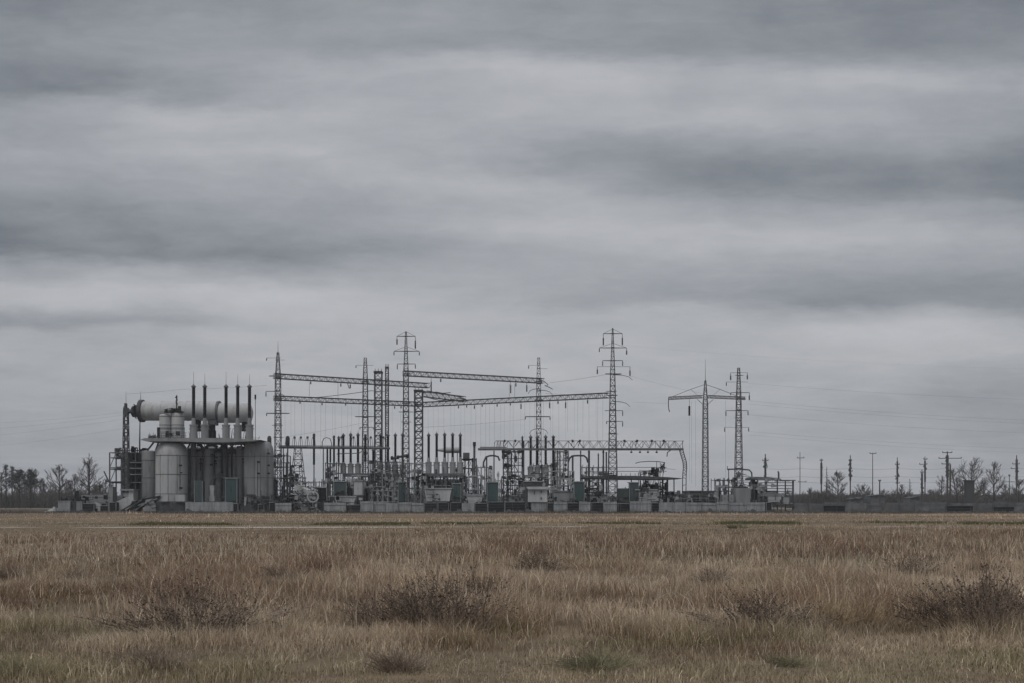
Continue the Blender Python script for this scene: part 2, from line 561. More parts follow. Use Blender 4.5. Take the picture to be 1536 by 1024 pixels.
cable([(945, 563, 165), (1003, 578, 165), (1058, 590, 165)], .009, 'faint wire slung from the tallest tower to the T shaped tower')
cable([(950, 602, 165), (1003, 604, 165)], .008, 'faint level wire between the tallest tower and the long truss arm')
cable([(825, 573, 172), (908, 561, 165)], .018, 'wire from the bent beam end up to the tallest tower')
cable([(818, 589, 172), (908, 592, 165)], .013, 'faint lower wire from the middle tower to the tallest tower')
cable([(466, 596, 168), (557, 585, 172), (577, 586, 174)], .05, 'heavy wire rising from the lower left beam to the flat topped tower')
cable([(424, 655, 165), (560, 630, 172)], .013, 'faint wire rising from the left tower to the flat topped tower')
cable([(634, 640, 176), (788, 628, 172)], .016, 'faint wire between the shorter broad column and the middle tower')
cable([(190, 590, 164), (272, 583, 166), (400, 577, 165)], .013, 'faint wire above the horizontal oil tank')

# ------------------------------------------------------------------ the big transformer
Y0 = 163
s0 = Y0 / F
tr = thing('power_transformer', (X(320, Y0), Y0, 0), 'largest transformer with tall grey tanks, a horizontal oil tank and five thick black bushings', 'transformer', 'transformers')


def tank(px0, px1, py0, py1, Y, mat, name, dome=0, ribs=(), seams=0, parent=tr, n=36):
    s = Y / F
    r = (px1 - px0) / 2 * s
    x = X((px0 + px1) / 2, Y)
    z0, z1 = Z(py1, Y), Z(py0, Y)
    prof = [(r, z0), (r, z1 - dome * s)]
    if dome:
        for k in range(1, 7):
            t = k / 6 * math.pi / 2
            prof.append((r * (1 - .42 * (1 - math.cos(t))), z1 - dome * s + dome * s * math.sin(t)))
    m = MB().lathe((x, Y, 0), prof, n)
    o = m.build(name, mat, parent)
    for py in ribs:
        z = Z(py, Y)
        MB().lathe((x, Y, 0), [(r - .05, z - .05), (r + .03, z - .045), (r + .03, z + .045), (r - .05, z + .05), (r - .05, z - .05)], n, 'z', False).build('band', 'steel', o)
    for k in range(seams):
        t = -math.pi / 2 + (k - (seams - 1) / 2) * .55 + .1
        MB().bar((x + r * math.cos(t), Y + r * math.sin(t), z0), (x + r * math.cos(t), Y + r * math.sin(t), z1 - dome * s), .04).build('weld_seam', 'steel', o)
    return o


mt = tank(234.5, 281, 664, 751, 163, 'tank', 'main_tank', 17, (683, 711, 740), 3)
v = MB()
yy = 163 - 2.3
v.bar(P(270, 683, yy), P(270, 735, yy), .06, 5)
for px, py, w, h in ((270, 697, 3, 2.4), (271, 708, 2, 1.6), (270.5, 731, 3.6, 3), (252, 745, 1.3, 2), (264, 748, 2, 3)):
    v.pbox(px - w / 2, px + w / 2, py - h / 2, py + h / 2, yy - .2, .5)
v.bar(P(252, 742, yy), P(252, 752, yy), .05, 5)
v.build('valve', 'dark', mt)
b = MB()
b.pbox(241, 252, 741, 751, 160.3, .7)
b.pbox(263, 277, 741, 751, 160.2, .8)
b.build('tank_foot', 'tank', mt)
tank(213, 236.5, 675, 747, 167, 'tank_dull', 'side_tank', 2, (690, 716))
tank(376, 410, 662, 753, 164, 'tank_dull', 'end_tank', 17, (684, 716), 3)
tank(366, 391, 664, 752, 163.5, 'tank_dull', 'end_tank', 14, (684, 716), 0)
# ribbed body between the tanks
b = MB().pbox(281, 372, 671, 751, 167.5, 4.0)
b.build('body_shell', 'steel', tr)
for p0, p1, top, mm, y in ((286.5, 294, 664, 'steel_pale', 166), (294, 306, 676, 'steel_pale', 167), (305.5, 321, 672, 'tank_dull', 165.4), (321, 333, 678, 'steel_pale', 166.6), (334, 341.5, 664, 'steel', 165.6),
                           (341, 348, 680, 'steel_pale', 166.6), (349, 356, 680, 'steel_pale', 166.6), (354.5, 365.5, 668, 'tank_dull', 165.5), (364.5, 372, 674, 'steel_pale', 166.4)):
    tank(p0, p1, top, 751, y, mm, 'radiator_column', 2.5, (684,), 0, n=18)
for px, py0, py1 in ((347.5, 681, 715), (367.5, 687, 717), (300.5, 685, 706), (322, 681, 708)):
    MB().bar(P(px, py0, 164.4), P(px, py1, 164.4), .09, 5).build('service_pipe', 'dark', tr)
for px, py in ((300.5, 688), (300, 694), (322, 694), (321.5, 690), (316, 696), (324, 685), (365, 692), (386.5, 692), (386.5, 709), (402, 709), (402, 697), (402, 679), (316.5, 681), (364, 688)):
    MB().pbox(px - 1.1, px + 1.1, py - 1.2, py + 1.2, 163.6 if px < 370 else 160.9, .9).build('valve', 'dark', tr)
MB().bar(P(386.5, 690, 161.3), P(386.5, 745, 161.3), .05, 5).build('service_pipe', 'dark', tr)
MB().bar(P(402, 672, 161.6), P(402, 752, 161.6), .05, 5).build('service_pipe', 'dark', tr)
MB().bar(P(364, 687, 164), P(371, 685, 164), .06, 5).build('service_pipe', 'dark', tr)
pm_ = MB()
pipes(pm_, 284, 333, 690, 750, 164.2, 1.2, 26, .03, .06)
pm_.build('pipework', 'steel', tr)
pm_ = MB()
pipes(pm_, 342, 375, 690, 750, 164.0, 1.2, 20, .03, .06)
pm_.build('pipework', 'steel_dark', tr)
# deck and under-deck steel
d = MB()
pts = [(219, 660.2), (226, 657.8), (300, 657.6), (345, 658), (372, 659), (397, 660.3), (386, 662.2), (345, 664), (318, 664), (282, 662.6), (228, 662.4)]
d.prism([(X(a, Y0), Z(c, Y0)) for a, c in pts], Y0 - 2.7, Y0 + 5.2)
dk = d.build('deck', 'tank_dull', tr)
r = MB()
for px in range(224, 284, 6):
    r.bar(P(px, 657.6, 160.6), P(px, 648, 160.6), .035, 4)
for py in (648, 653):
    r.bar(P(224 if py > 650 else 236, py, 160.6), P(280, py, 160.6), .035, 4)
for k in range(40):
    a = R.uniform(222, 236)
    r.bar(P(a, 657.5, 161 + R.random()), P(a + R.uniform(-2, 3), R.uniform(650, 656), 161 + R.random()), .05, 3)
r.bar(P(236, 656, 162), P(390, 656, 165), .04, 4)
for k in range(34):
    a = R.uniform(282, 388)
    r.bar(P(a, 657.8, 163 + R.random() * 3), P(a + R.uniform(-3, 3), R.uniform(640, 656), 163 + R.random() * 3), .04, 3)
r.build('railing', 'steel_dark', dk)
u = MB()
for a, c in (((231, 662), (221, 675)), ((238, 662), (233.5, 675)), ((343, 664), (352, 674)), ((352, 664), (343, 674)), ((372, 664), (362, 674)), ((364, 664), (372, 673)), ((286, 663), (281, 672)), ((330, 664), (337, 674))):
    u.bar(P(*a, 164), P(*c, 164), .16)
u.build('brace', 'steel_dark', tr)
for pts in ([(296, 666), (301, 667), (304, 671), (305, 677)], [(309, 671), (312, 667), (320, 666.5), (326, 670)], [(331, 672), (334, 668), (340, 667)]):
    MB().tube([P(a, c, 164.6) for a, c in pts], .28, 8).build('elbow_pipe', 'steel_dark', tr)
u = MB().bar(P(284, 670, 166), P(374, 670, 166), .06, 5)
for k in range(26):
    a = R.uniform(284, 372)
    u.bar(P(a, 664, 166), P(a + R.uniform(-4, 4), R.uniform(671, 680), 165.9), .06, 4)
u.build('strut', 'steel', tr)
# upper cylinders with little fittings
for p0, p1, top in ((239.5, 257.5, 620.5), (257.5, 276, 617.5)):
    tank(p0, p1, top, 659, 164, 'tank', 'upper_tank', 2.5, (624, 637, 642), 0)
for px, py, w, h in ((250, 650, 3, 9), (255.5, 651, 3, 5), (266, 649, 4, 6), (237, 648, 3, 16)):
    MB().pbox(px - w / 2, px + w / 2, py - h / 2, py + h / 2, 161.7, .6).build('control_box', 'dark', tr)
e = MB().pbox(246, 274, 616, 618, 163, .6)
for k in range(30):
    e.bar(P(R.uniform(246, 273), R.uniform(611, 618), 163.4), P(R.uniform(246, 273), R.uniform(611, 618), 163.4), .06, 4)
e.pbox(247, 249, 613, 617, 162.8, .6).pbox(256, 260, 613.5, 617, 162.8, .6).pbox(267, 270, 608, 617, 163, .6)
e.build('valve_cluster', 'dark', tr)
e = MB().bar(P(265, 592, 164), P(265, 617, 164), .1, 5)
for k in range(22):
    q = R.uniform(593, 606)
    e.bar(P(265, q, 164), P(265 + R.gauss(0, 2), q + R.uniform(-2, 2), 164), .07, 4)
e.build('relief_valve', 'dark', tr)
e = MB()
for k in range(6):
    e.bar(P(239, 640 + k * 3, 161.6), P(277, 640 + k * 3, 161.6), .03, 4)
for px in (239, 252, 264, 277):
    e.bar(P(px, 640, 161.6), P(px, 658, 161.6), .035, 4)
e.build('railing', 'steel_dark', tr)
o = thing('thin_mast', (X(383, 170), 170, 0), 'thin faint mast with a small black insulator head right of the five thick bushings', 'mast')
MB().bar((X(383, 170), 170, 0), P(383, 598, 170), .05, 5).build('pole', 'steel', o)
MB().lathe((X(383, 170), 170, 0), shed_profile(.17, Z(598, 170), Z(591, 170), 4), 10).build('insulator', 'black', o)
# conservator
Yc = 168
sc_ = Yc / F
cz = Z(615.5, Yc)
rr = 14.6 * sc_
x0 = X(212, Yc)
c = MB().lathe((0, Yc, cz), [(rr * .75, x0), (rr * .97, x0 + .35), (rr, x0 + .7)] +
               sum(([(rr, X(q, Yc) - .05), (rr + .05, X(q, Yc) - .04), (rr + .05, X(q, Yc) + .04), (rr, X(q, Yc) + .05)] for q in (245, 282, 301)), []) + [(rr, X(327, Yc))], 40, 'x')
cons = c.build('conservator', 'tank', tr)
c = MB().lathe((0, Yc, cz - .35), [(rr * 1.02, X(328, Yc)), (rr * 1.02, X(372, Yc)), (rr * .85, X(376, Yc)), (rr * .4, X(378.5, Yc))], 40, 'x')
c.build('conservator_end', 'tank', tr)
MB().lathe((0, Yc, cz - .15), [(rr * 1.04, X(326.5, Yc)), (rr * 1.12, X(327, Yc)), (rr * 1.12, X(330, Yc)), (rr * 1.04, X(330.5, Yc))], 40, 'x').build('collar', 'steel', cons)
MB().lathe((0, Yc, cz), [(rr * .8, X(209.5, Yc)), (rr * 1.16, X(210.5, Yc)), (rr * 1.16, X(215.3, Yc)), (rr, X(215.8, Yc))], 40, 'x').build('end_flange', 'steel_dark', cons)
n_ = MB().lathe((0, Yc, cz - .1), [(.5, X(197, Yc)), (.95, X(199.5, Yc)), (.95, X(207, Yc)), (.6, X(210, Yc))], 14, 'x')
for k in range(26):
    n_.bar(P(R.uniform(199, 211), R.uniform(605, 626), 167), P(R.uniform(199, 211), R.uniform(605, 628), 167), .09, 4)
n_.build('end_valve', 'dark', cons)
MB().bar(P(210, 629, 167.6), P(209.2, 690, 167.6), .07, 6, .16).build('drain_pipe', 'steel_dark', cons)
MB().bar(P(211, 601, 168), P(211, 586, 168), .05, 5, .02).build('lightning_rod', 'wire', cons)
t = MB()
for px, a, c in ((296, 628, 646), (317, 629, 658), (368, 631, 646)):
    t.lathe((X(px, Yc), Yc, 0), [(.62, Z(c, Yc)), (.62, Z(a, Yc))], 16)
t.build('saddle', 'dark', cons)
t = MB().pbox(311, 324, 629.5, 636.5, 166, 1.4)
t.build('relay_box', 'steel', cons)
MB().lathe((X(317.5, 165), 165, 0), [(.72, Z(659, 165)), (.72, Z(645, 165)), (.6, Z(644, 165)), (.6, Z(636, 165))], 18).build('dark_turret', 'dark', tr)
for px in (290.4, 307.2, 339.1, 356.6, 374.3):
    bushing(px, 162.5, 580.5, 626, 636, 658.5, .30, .60, tr, rod=1.5 + R.uniform(0, .9), mat='tank_dull')
MB().pbox(235, 278, 752.5, 768, 160.6, 5).build('tank_skid', 'steel_dark', tr)
MB().pbox(278, 349, 752, 768.2, 160.2, 9).build('plinth', 'concrete', tr)
MB().pbox(349.2, 412, 757, 768.2, 161.5, 8).build('plinth', 'concrete_dark', tr)
MB().pbox(314.5, 321, 727, 735.1, 163, 1).pbox(315, 320.5, 735, 743, 163, 1).pbox(314, 321.5, 743, 751, 163, 1).build('control_box', 'white', tr)

# ------------------------------------------------------------------ other transformers
def transformer(pxs, Y, deck, label, body, blk=(653, 685, 691, 709), dims=(.24, .5)):
    """row of bushings on turrets above a deck on a grey body"""
    d0, d1, dy = deck
    root = thing('power_transformer', (X((d0 + d1) / 2, Y), Y, 0), label, 'transformer', 'transformers')
    MB().pbox(d0, d1, dy, dy + 4.5, Y - 1.2, 3.6).build('deck', 'steel', root)
    p = MB()
    nl = max(3, int((d1 - d0) / 14))
    for i in range(nl + 1):
        px = d0 + 2 + (d1 - d0 - 4) * i / nl
        p.bar(P(px, dy + 4, Y - .9), P(px, 768, Y - .9), .13)
        p.bar(P(px, dy + 4, Y + 2), P(px, 768, Y + 2), .13)
        if i < nl:
            p.bar(P(px, dy + 5, Y - .9), P(px + (d1 - d0 - 4) / nl, dy + 18, Y - .9), .06, 4)
    p.build('support_frame', 'steel', root)
    b0, b1, by0, by1, bm = body
    m = MB().pbox(b0, b1, by0, by1, Y, 2.6)
    for i in range(int((b1 - b0) / 3)):
        m.pbox(b0 + 3 * i + .6, b0 + 3 * i + 1.4, by0 + 1, by1 - 1, Y - .35, .35)
    m.build('oil_tank', bm, root)
    for i, px in enumerate(pxs):
        q = blk[:4]
        bushing(px, Y, q[0] + R.uniform(-.6, .8), q[1] + R.uniform(-.5, .5), q[2], q[3] + .5, dims[0], dims[1], root, rod=R.uniform(0, .5), mat='steel_pale')
    pipes(MB(), d0, d1, dy - 9, dy + 30, Y - 1.3, 2.4, int((d1 - d0) * .9), .04, .09).build('pipework', 'steel_dark', root)
    pipes(MB(), d0, d1, dy + 2, dy + 40, Y - 1.8, .8, int((d1 - d0) * .6), .03, .07).build('pipework', 'steel_pale', root)
    return root


transformer((515, 526, 537), 172, (514, 556, 709), 'small transformer with three black bushings left of the flat topped tower', (519, 552, 722, 764, 'steel_dark'), (653, 692, 695, 709))
transformer((571, 582, 593, 604), 174, (565, 606, 710), 'transformer with four black bushings close around the narrow dark column', (569, 601, 726, 764, 'steel_dark'), (653, 692, 696, 710))
transformer((643, 655, 667, 679, 690.5), 168, (638, 697, 709), 'transformer with evenly spaced black bushings right of the shorter broad column', (640, 694, 719, 762, 'steel'), (653, 685, 692, 709))
transformer((796, 806, 818.5), 170, (785, 822, 711.5), 'small transformer with three black bushings close to the middle tower', (788, 818, 722, 764, 'steel'), (656, 696, 699, 711))


def post(px, Y, py0, py1, r, label, base=768, name='post_insulator', foot='steel', pr=.12, cat='insulator', group='black post insulators'):
    """black insulator column on a steel post"""
    x = X(px, Y)
    root = thing(name, (x, Y, 0), label, cat, group)
    MB().bar((x, Y, 0), (x, Y, Z(py1, Y)), pr, 6, pr * .8).build('support_post', foot, root)
    MB().lathe((x, Y, 0), shed_profile(r, Z(py1, Y), Z(py0, Y), max(6, int((Z(py0, Y) - Z(py1, Y)) / .3))), 12).build('insulator', 'black', root)
    MB().lathe((x, Y, 0), [(r * .5, Z(py0, Y)), (r * 1.2, Z(py0, Y) + .08), (r * 1.2, Z(py0, Y) + .2), (.03, Z(py0, Y) + .5)], 10).build('cap', 'steel_dark', root)
    return root


for px, a, c, r, lab in ((471, 653, 696, .22, 'lone tall black post insulator right of the lattice trestle'),
                         (491, 673, 694, .18, 'leftmost short black post insulator hanging low beside the arched bus'),
                         (495.5, 673, 692, .18, 'short black post insulator, second after the arched bus'),
                         (501, 656, 696, .2, 'thin black post insulator left of the three bushing transformer'),
                         (508, 657, 698, .2, 'pale tipped black post insulator touching the three bushing transformer'),
                         (548, 654, 692, .24, 'black post insulator standing in front of the flat topped tower'),
                         (560, 676, 694, .24, 'squat black post insulator under the broad gantry column'),
                         (783.5, 657, 700, .16, 'thin black post insulator left of the three bushings by the middle tower'),
                         (830, 656, 735, .26, 'longest black post insulator, right of the middle tower'),
                         (897.5, 683, 705, .12, 'small black post insulator under the truss walkway left of the tallest tower')):
    post(px, 171, a, c, r, lab)

# bus bar on posts, left of centre
bb = thing('bus_bar', (X(495, 170), 170, 0), 'long level bus bar with hooked fittings between the left tower and the gantry columns', 'bus bar')
m = MB().bar(P(418, 670, 168), P(585, 671.5, 172), .2, 6)
m.bar(P(418, 667.5, 168), P(575, 668.5, 172), .07, 5)
m.build('bar', 'steel', bb)
for px in (431, 441.5, 451, 461, 470, 512, 530, 556, 575):
    k = MB().bar(P(px, 670, 169.5), P(px, 655, 169.5), .055, 5)
    for q in (-3, 3):
        k.tube([P(px, 654.5, 169.5), P(px + q * .6, 656, 169.5), P(px + q, 664, 169.5), P(px + q, 670, 169.5)], .035, 4)
    k.pbox(px - 1.2, px + 1.2, 653.5, 656.5, 169.3, .4)
    k.build('bus_support', 'steel_dark', bb)
MB().tube([P(483, 672, 170), P(483.5, 662, 170), P(486, 656.5, 170), P(490, 655.5, 170), P(495, 657, 170), P(497.5, 664, 170), P(498, 673, 170)], .07, 5).build('arch', 'steel_dark', bb)
MB().tube([P(505, 680, 171), P(520, 679, 171), P(538, 679, 171), P(543, 676, 171)], .08, 5).build('lower_bar', 'steel', bb)
m = MB()
for px in (425, 485, 545):
    m.bar(P(px, 670, 170.4), P(px, 768, 170.4), .11)
m.build('bus_post', 'steel', bb)
for px, lab in ((404, 'stubby grey bushing at the right shoulder of the end tank'), (431.5, 'stubby grey bushing just right of the left tower')):
    o = thing('line_trap', (X(px, 168), 168, 0), lab, 'bushing')
    MB().lathe((X(px, 168), 168, 0), [(.25, Z(668, 168)), (.36, Z(665, 168)), (.36, Z(656, 168)), (.2, Z(653, 168))], 12).build('housing', 'steel_dark', o)
    MB().bar(P(px, 668, 168), P(px, 768, 168), .13, 6).build('support_post', 'steel', o)

# lattice trestle at px 447
o = thing('lattice_trestle', (X(447, 172), 172, 0), 'splayed lattice trestle with crowded rungs left of the lone tall black insulator', 'trestle')
m = lattice(MB(), X(447, 172), 172, 0, Z(671, 172), 26 * 172 / F, 9 * 172 / F, .07, .04, 11)
m.build('lattice_body', 'steel_dark', o)
pipes(MB(), 433, 461, 698, 730, 170.5, 3, 70, .03, .07).build('pipework', 'steel_dark', o)

# ------------------------------------------------------------------ truss walkway (long portal) right of centre
g = thing('portal_gantry', (X(870, 168), 168, 0), 'long level portal gantry with a zigzag top truss and a bent right leg', 'gantry')
Yg = 168
m = MB()
m.box(X(717, Yg), X(1025, Yg), Yg - .35, Yg + .35, Z(674.5, Yg), Z(671.4, Yg))
m.bar(P(720, 670, Yg), P(760, 670, Yg), .12)
m.build('beam', 'steel', g)
m = MB()
for yy in (Yg - .3, Yg + .3):
    m.bar(P(744, 660.2, yy), P(1026, 660.5, yy), .05)
    q = 755
    up = True
    while q < 1020:
        w = R.uniform(6, 9)
        m.bar(P(q, 671 if up else 660.5, yy), P(q + w, 660.5 if up else 671, yy), .042, 4)
        if R.random() < .5:
            m.bar(P(q, 660.5, yy), P(q, 671, yy), .035, 4)
        q += w
        up = not up
    m.bar(P(1024, 660, yy), P(1024, 672, yy), .06)
m.build('truss_rail', 'steel_dark', g)
for px in (757, 773, 859, 870, 937, 956, 978, 996):
    k = MB().pbox(px - 1.4, px + 1.4, 658.6, 662, Yg - .3, .6)
    k.bar(P(px, 661, Yg), P(px - 2.5, 668, Yg), .06, 4)
    k.build('clamp', 'dark', g)
for px in (947, 960, 972, 985, 905):
    k = MB().bar(P(px, 674, Yg), P(px, 676.5, Yg), .05, 5)
    k.lathe((X(px, Yg), Yg, 0), [(.05, Z(678.6, Yg)), (.2, Z(677.8, Yg)), (.2, Z(676.6, Yg)), (.05, Z(676, Yg))], 10)
    k.build('hanging_fitting', 'dark', g)
for pts in ([(725, 700), (725.5, 692), (729, 684.5), (735, 682.5), (741, 682.5), (747, 684), (749.5, 690)], [(852.5, 692), (854, 687), (858, 683), (866, 682.4), (876, 682.6), (880, 686), (882, 693)]):
    MB().tube([P(a, c, Yg) for a, c in pts], .15, 8).build('arched_pipe', 'steel_dark', g)
for px, a, c, r in ((741, 675, 768, .12), (730, 683, 768, .14), (859, 684, 768, .17), (871, 675, 768, .12), (883.5, 675, 768, .19), (905, 674, 768, .15), (909.5, 677, 768, .14), (755, 675, 768, .12), (785.5, 660, 768, .15), (836, 675, 768, .12)):
    MB().bar(P(px, a, Yg), P(px, c, Yg), r, 6).build('support_post', 'steel_dark', g)
m = MB()
path = [(1021.5, 673), (1024, 682), (1027, 692), (1027.6, 700), (1026.6, 712), (1026, 768)]
for off in (-2.6, 2.6):
    m.tube([P(a + off, c, Yg) for a, c in path], .075, 5)
for i in range(26):
    t = i / 26 * (len(path) - 1)
    k = int(t)
    f = t - k
    a = path[k][0] + (path[k + 1][0] - path[k][0]) * f
    c = path[k][1] + (path[k + 1][1] - path[k][1]) * f
    m.bar(P(a - (2.6 if i % 2 else -2.6), c, Yg), P(a + (2.6 if i % 2 else -2.6), c + 3.5, Yg), .045, 4)
m.build('bent_leg', 'dark', g)
MB().tube([P(1006, 674, Yg), P(1001, 678, Yg), P(1000.5, 684, Yg)], .08, 5).build('cable_loop', 'dark', g)
for px in (744, 748, 752):
    MB().tube([P(px - 3, 671, Yg), P(px - 2, 663, Yg), P(px, 660.5, Yg), P(px + 3, 661, Yg), P(px + 3.5, 671, Yg)], .045, 4).build('hoop', 'steel_dark', g)


# ------------------------------------------------------------------ open racks full of pipes
def rack(px0, px1, py0, Y, nx, ny, label, mat='steel', clutter=40, d=2.5, py1=768, r=.075, boxes=3, cat='equipment rack', diag=.5, clutmat='steel_dark', name='equipment_rack'):
    root = thing(name, (X((px0 + px1) / 2, Y), Y, 0), label, cat)
    frame(MB(), px0, px1, py0, py1, Y, d, nx, ny, r, diag).build('frame', mat, root)
    if clutter:
        pipes(MB(), px0, px1, py0, min(py1, 762), Y + .1, d, clutter, .035, .09).build('pipework', clutmat, root)
    for k in range(boxes):
        a, c = R.uniform(px0, px1 - 4), R.uniform(py0 + 5, 752)
        w, h = R.uniform(2.5, 6), R.uniform(2.5, 7)
        MB().pbox(a, a + w, c, c + h, Y - .15 + R.uniform(0, .1), R.uniform(.5, 1)).build('junction_box', R.choice(['steel_pale', 'dark', 'steel', 'tank_dull']), root)
    return root


rack(755, 783, 676, 172, 5, 9, 'tall crowded steel rack between two arched pipes, under the truss end', 'steel_dark', 110, 3, boxes=5)
rack(833, 853, 676, 172, 3, 7, 'pale tall pipe rack right of the longest black insulator', 'steel_pale', 60, 3, boxes=3)
rack(555, 600, 692, 170.5, 6, 6, 'dense pipe rack at the foot of the broad twin columns', 'steel', 130, 3, boxes=6)
rack(606, 640, 694, 170, 4, 6, 'dense pipe rack at the foot of the second tallest tower', 'steel_pale', 110, 3, boxes=6, clutmat='steel')
rack(488, 514, 694, 169.5, 4, 5, 'squat pipe rack below the short black insulators', 'steel', 60, 2.5, boxes=4)
rack(697, 714, 688, 171, 3, 6, 'narrow dark switch rack with shelves right of the evenly spaced bushings', 'dark', 50, 2.5, boxes=5, clutmat='dark')
rack(716, 738, 700, 174, 4, 4, 'low pale rack under the left arched pipe', 'steel_pale', 40, 2.5, boxes=2)
rack(800, 834, 697, 172.5, 5, 5, 'pale pipe rack behind the small white kiosk', 'steel_pale', 90, 3, boxes=4, clutmat='steel')
rack(874, 906, 700, 174, 4, 4, 'pale pipe rack left of the foot of the tallest tower', 'steel_pale', 60, 3, boxes=4, clutmat='steel')
rack(558, 597, 735, 166.5, 5, 2, 'low railing frame in front of the dense pipe racks', 'steel_pale', 26, 1.2, boxes=2, diag=.7)
rack(612, 640, 734, 166, 3, 2, 'low railing frame beside the rightmost of two slim green cabinets', 'steel_pale', 26, 1.2, boxes=2, diag=.6)
rack(400, 430, 682, 169, 3, 5, 'pipe rack wrapped around the foot of the left tower', 'steel', 56, 3, boxes=4)
rack(455, 487, 722, 174, 4, 2, 'low far rack behind the overturned white machine', 'steel', 36, 2, boxes=2)
rack(960, 990, 708, 172, 4, 3, 'dark rack of small parts standing on and under the flat canopy', 'steel_dark', 50, 2, boxes=5)
rack(640, 700, 715, 175, 6, 3, 'wide pipe rack behind the pale rounded tub', 'steel', 70, 2, boxes=4)
rack(743, 760, 720, 175, 2, 3, 'small pale rack right of the middle green cabinet', 'steel_pale', 24, 2, boxes=1)
rack(1072, 1106, 719, 170, 5, 3, 'open frame at the left end of the right equipment shed', 'steel', 34, 3, py1=768, boxes=3)
for px, lab in ((711.5, 'thick grey post with a dark head at the narrow switch rack'),):
    o = thing('switch_post', (X(px, 170), 170, 0), lab, 'post')
    MB().bar(P(px, 666, 170), P(px, 768, 170), .2, 8).build('post', 'steel', o)
    MB().pbox(px - 2.2, px + 2.2, 662, 668, 169.7, .6).build('head', 'dark', o)
    MB().pbox(694.5, 704, 678, 690, 170.5, 1.2).build('tank_box', 'steel', o)
    MB().pbox(693, 714, 687, 689, 170.2, 1.8).build('shelf', 'dark', o)
o = thing('oil_drum', (X(678, 176), 176, 0), 'pale horizontal drum on posts behind the evenly spaced bushings', 'tank')
MB().lathe((0, 176, Z(674, 176)), [(.2, X(656, 176)), (.35, X(664, 176)), (.55, X(668, 176)), (.55, X(690, 176)), (.4, X(692, 176))], 18, 'x').build('drum', 'tank', o)
MB().bar(P(672, 678, 176), P(672, 768, 176), .1).bar(P(686, 678, 176), P(686, 768, 176), .1).build('stand', 'steel', o)

# coupling pipe near 590,686
o = thing('bus_pipe', (X(605, 169), 169, 0), 'dark flanged pipe run crossing at the second tallest tower', 'pipe')
MB().tube([P(586, 686, 169), P(594, 686, 169), P(600, 684, 169), P(613, 683, 169)], .2, 8).build('pipe', 'steel_dark', o)
for px, py in ((588, 686), (597, 685), (604, 683.5), (611, 683)):
    MB().lathe((0, 169, Z(py, 169)), [(.1, X(px - 1.5, 169)), (.34, X(px - 1.4, 169)), (.34, X(px + 1.4, 169)), (.1, X(px + 1.5, 169))], 12, 'x').build('flange', 'dark', o)
MB().bar(P(590, 686, 169), P(590, 768, 169), .1).bar(P(611, 683, 169), P(611, 768, 169), .1).build('stand', 'steel', o)


# ------------------------------------------------------------------ cabinets, kiosks, tubs
def cabinet(px0, px1, py0, py1, Y, label, mat='green', d=1.5, frame_m='steel_pale', roof=True, name='cabinet', cat='cabinet', group='green cabinets'):
    root = thing(name, (X((px0 + px1) / 2, Y), Y, 0), label, cat, group)
    s = Y / F
    MB().pbox(px0, px1, py0, py1, Y, d).build('body', mat, root)
    m = MB()
    for px in (px0 - .55, px1 - .1):
        m.pbox(px, px + .65, py0 - .2, 768, Y - .06, .2)
    m.build('edge_frame', frame_m, root)
    dm = MB()
    w = (px1 - px0)
    n = 2 if w > 10 else 1
    for i in range(n):
        dm.pbox(px0 + .5 + i * (w - .5) / n, px0 + (i + 1) * (w - .5) / n, py0 + 1, py1 - 1, Y - .04, .035)
    dd = dm.build('door', mat, root)
    MB().pbox(px0 + w * .45, px0 + w * .45 + .5, (py0 + py1) / 2 - 1.2, (py0 + py1) / 2 + 1.2, Y - .09, .05).build('handle', 'dark', dd)
    MB().pbox(px0 - .4, px1 + .4, py1, 768, Y + .1, d - .2).build('plinth', 'concrete_dark', root)
    if roof:
        MB().pbox(px0 - 1.6, px1 + .6, py0 - 1.6, py0 - .2, Y - .15, d + .3).build('roof', 'steel_pale', root)
    return root


cabinet(292, 303, 720, 751, 161, 'dull green cabinet recessed between grey columns of the largest transformer', 'green_dull', roof=False)
cabinet(338.5, 355, 717, 751, 160.5, 'widest bright green cabinet with a pale roof against the largest transformer')
cabinet(501, 519, 722, 740, 166, 'wide low green grey cabinet beside a pale grey box', 'green_dull')
cabinet(597.5, 608.5, 723, 751, 163, 'slim green cabinet between the low railing frames', 'green')
cabinet(679.5, 691, 725, 746, 164, 'small green cabinet to the right of the pale rounded tub', 'green')
cabinet(731, 747, 723, 751, 163, 'green cabinet standing above the long black trough', 'green')
cabinet(861.5, 876, 722.5, 751, 163, 'green cabinet right of the pale pipe rack, with pale posts', 'green')
cabinet(944.5, 958, 723.5, 751, 164, 'dull green cabinet under the flat canopy with a pale cap', 'green_dull')
cabinet(927, 944, 731.5, 746, 165, 'low green cabinet under the canopy, lower than the capped one next to it', 'green_dull', roof=False)
cabinet(405, 412, 718, 748, 166, 'narrow dark green cabinet at the foot of the left tower', 'green_dull', roof=False)
cabinet(530.5, 544, 721, 742, 165, 'pale grey box cabinet on short legs left of centre', 'tank', frame_m='steel', name='box_cabinet', group='pale cabinets')
cabinet(786, 815, 722, 735, 167, 'grey framed cabinet behind the small white kiosk', 'steel_dark', frame_m='steel_pale', name='box_cabinet', group='pale cabinets')

